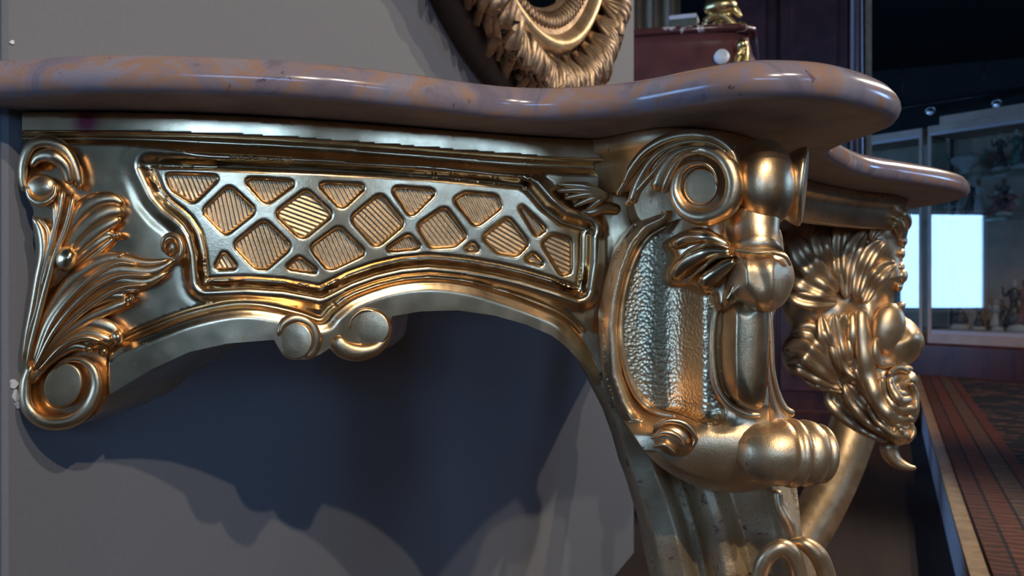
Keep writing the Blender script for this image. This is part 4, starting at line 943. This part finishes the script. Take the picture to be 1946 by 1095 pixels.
# porcelain on the shelves, placed along the case (u) at shelf height z
def spot3(u_, z_, w_=.18): return VL + al3 * u_ + dp3 * w_ + UV * z_
def figurine(u_, z_, h_, cols, label, kind):
    p = spot3(u_, z_); f_ = thing('porcelain_figure', tuple(p), label, 'figurine', 'porcelain in the display case')
    MB().lathe(p, p + UV * h_ * .14, [(0, .20 * h_), (.4, .21 * h_), (.75, .17 * h_), (1, .12 * h_)], 14).build('base', 'porcelain', f_)
    n_ = {'single': 1, 'couple': 2, 'group': 3}[kind]
    for k in range(n_):
        c = p + al3 * (k - (n_ - 1) / 2) * .17 * h_ + dp3 * (.05 * h_ if k % 2 else 0) + UV * h_ * .12
        hh = h_ * (.86 if not (kind == 'group' and k != 1) else .55)
        fg = MB(); fg.lathe(c, c + UV * hh * .5, [(0, .15 * h_), (.2, .17 * h_), (.6, .10 * h_), (1, .055 * h_)], 12)
        fg.lathe(c + UV * hh * .48, c + UV * hh * .80, [(0, .055 * h_), (.4, .085 * h_), (.85, .08 * h_), (1, .03 * h_)], 12)
        fg.tube([c + UV * hh * .75 + al3 * .07 * h_, c + UV * hh * .6 + al3 * .15 * h_, c + UV * hh * .55 + al3 * .08 * h_ - dp3 * .06 * h_], [.03 * h_, .025 * h_, .02 * h_], 6)
        fg.tube([c + UV * hh * .75 - al3 * .07 * h_, c + UV * hh * .62 - al3 * .16 * h_, c + UV * hh * .82 - al3 * .2 * h_], [.03 * h_, .025 * h_, .02 * h_], 6)
        fg.build('figure', cols[k % len(cols)], f_)
        hd = MB(); hd.sphere(c + UV * hh * .88, (.05 * h_, .05 * h_, .065 * h_), 10, 8); hd.sphere(c + UV * hh * .95, (.055 * h_, .055 * h_, .03 * h_), 10, 6); hd.build('head', 'porcelain_rose' if k % 2 else 'porcelain', f_)
    return f_
ZD = PT + .09; Z1, Z2 = 1.181, 1.466
figurine(.13, ZD, .30, ['porcelain_dark'], 'dark porcelain figure with raised arm at the post end of the bottom deck', 'single')
figurine(.25, ZD, .20, ['porcelain_dark'], 'small dark porcelain figure on the bottom deck beside the raised arm figure', 'single')
figurine(.37, ZD, .21, ['porcelain', 'porcelain_dark'], 'pale and dark porcelain couple on the bottom deck', 'couple')
figurine(.49, ZD, .34, ['porcelain_dark', 'porcelain_rose'], 'tall dark and rose porcelain pair on the bottom deck', 'couple')
figurine(.09, Z1, .17, ['porcelain', 'porcelain_dark'], 'small pale porcelain group at the post end of the middle shelf', 'group')
figurine(.22, Z1, .26, ['porcelain_dark', 'porcelain'], 'dark porcelain pair on the middle glass shelf', 'couple')
figurine(.40, Z1, .25, ['porcelain_rose', 'porcelain_dark', 'porcelain_rose'], 'pyramid shaped rose porcelain group on the middle glass shelf', 'group')
figurine(.38, Z2, .26, ['porcelain_dark', 'porcelain_rose'], 'tall dark porcelain figure on the top glass shelf', 'single')
figurine(.50, Z2, .27, ['porcelain_green', 'porcelain_dark'], 'green clad porcelain figure on the top glass shelf', 'couple')
p = spot3(.17, Z2); tu = thing('porcelain_tureen', tuple(p), 'white and green footed porcelain tureen with scroll handles on the top shelf', 'tureen', 'porcelain in the display case')
MB().lathe(p, p + UV * .17, [(0, .05), (.06, .05), (.14, .025), (.22, .03), (.45, .085), (.6, .095), (.64, .098), (.7, .085), (.85, .04), (.9, .012), (1, .014), (1, 0)], 20, False).build('bowl', 'porcelain', tu)
for s_ in (-1, 1): MB().tube([p + UV * .09 + al3 * .085 * s_, p + UV * .11 + al3 * .115 * s_, p + UV * .14 + al3 * .13 * s_, p + UV * .155 + al3 * .115 * s_], [.012, .012, .010, .006], 8).build('handle', 'porcelain_green', tu)

# ------------------------------------------------------------------ low platform with an oriental rug
O2 = np.array([.77, 1.47]); u2 = np.array([.146, 3.99]); u2 /= np.linalg.norm(u2); v2 = np.array([u2[1], -u2[0]])
PZ = .146
fl2 = (VL - dp3 * .06)[:2]; d2 = al3[:2]                         # front line of the plinth
def hit(v_off):                                                   # where a line parallel to the long edge meets the plinth
    o_ = O2 + v2 * v_off; A_ = np.array([[u2[0], -d2[0]], [u2[1], -d2[1]]]); return np.linalg.solve(A_, fl2 - o_)[0]
def prism(quad, z0, z1): 
    n_ = len(quad); v_ = [(*p_, z0) for p_ in quad] + [(*p_, z1) for p_ in quad]
    return MB().add(v_, [tuple(range(n_))[::-1], tuple(range(n_, 2 * n_))] + [(i, (i + 1) % n_, n_ + (i + 1) % n_, n_ + i) for i in range(n_)])
WV = 2.3; q4 = lambda a_, b_, m0, m1: [O2 + v2 * a_ + u2 * m0, O2 + v2 * b_ + u2 * m0, O2 + v2 * b_ + u2 * (hit(b_) - m1), O2 + v2 * a_ + u2 * (hit(a_) - m1)]
pf_ = thing('display_platform', (*(O2 + v2 * 1.1 + u2 * 1.2), 0), 'low pale painted platform with tan wooden edge beneath the rug', 'platform')
prism(q4(0, WV, -.5, .06), 0, PZ - .012).build('body', 'paint_pale', pf_, smooth=False)
prism(q4(-.004, WV, -.504, .05), PZ - .012, PZ).build('edge_board', 'tan_edge', pf_, smooth=False)
rg = q4(.036, WV - .05, -.46, .08); loc = [((p_ - (O2 + v2 * .036)) @ v2, (p_ - (O2 + v2 * .036)) @ u2) for p_ in rg]
ro_ = prism(loc, 0, .008).build('rug', 'rug', smooth=False)
ro_.matrix_world = Matrix(((v2[0], u2[0], 0, O2[0] + v2[0] * .036), (v2[1], u2[1], 0, O2[1] + v2[1] * .036), (0, 0, 1, PZ), (0, 0, 0, 1)))
tag(ro_, 'red brown and navy oriental rug with striped border on low platform', 'rug')

# ------------------------------------------------------------------ lighting track on the dark back wall
t0, t1 = V(1700, 208, 8.1), V(2010, 160, 8.1)
tr_ = thing('lighting_track', tuple(t0), 'thin black lighting track high across the dark far wall', 'lighting track')
MB().tube([t0, t1], .022, 8).build('rail', 'black_metal', tr_)
for k in (0.05, .55, .95):
    p_ = t0 + (t1 - t0) * k; MB().tube([p_, np.array([p_[0], p_[1], RZ])], .008, 6).build('hanger', 'black_metal', tr_)
for px, py in ((1764, 206), (1889, 192)):
    p_ = V(px, py, 8.0); sl = thing('track_spotlight', tuple(p_), 'small chrome spotlight on the far black lighting track', 'spotlight', 'spotlights on the far track')
    MB().lathe(p_ - np.array([0, -.03, .0]), p_ + np.array([.01, -.10, -.05]), [(0, .02), (.2, .038), (.9, .045), (1, .045), (.95, .03), (.9, 0)], 14, False).build('head', 'chrome', sl)
    MB().tube([p_ + UV * .0, p_ + UV * .055 + FV * .10], .01, 6).build('bracket', 'black_metal', sl)
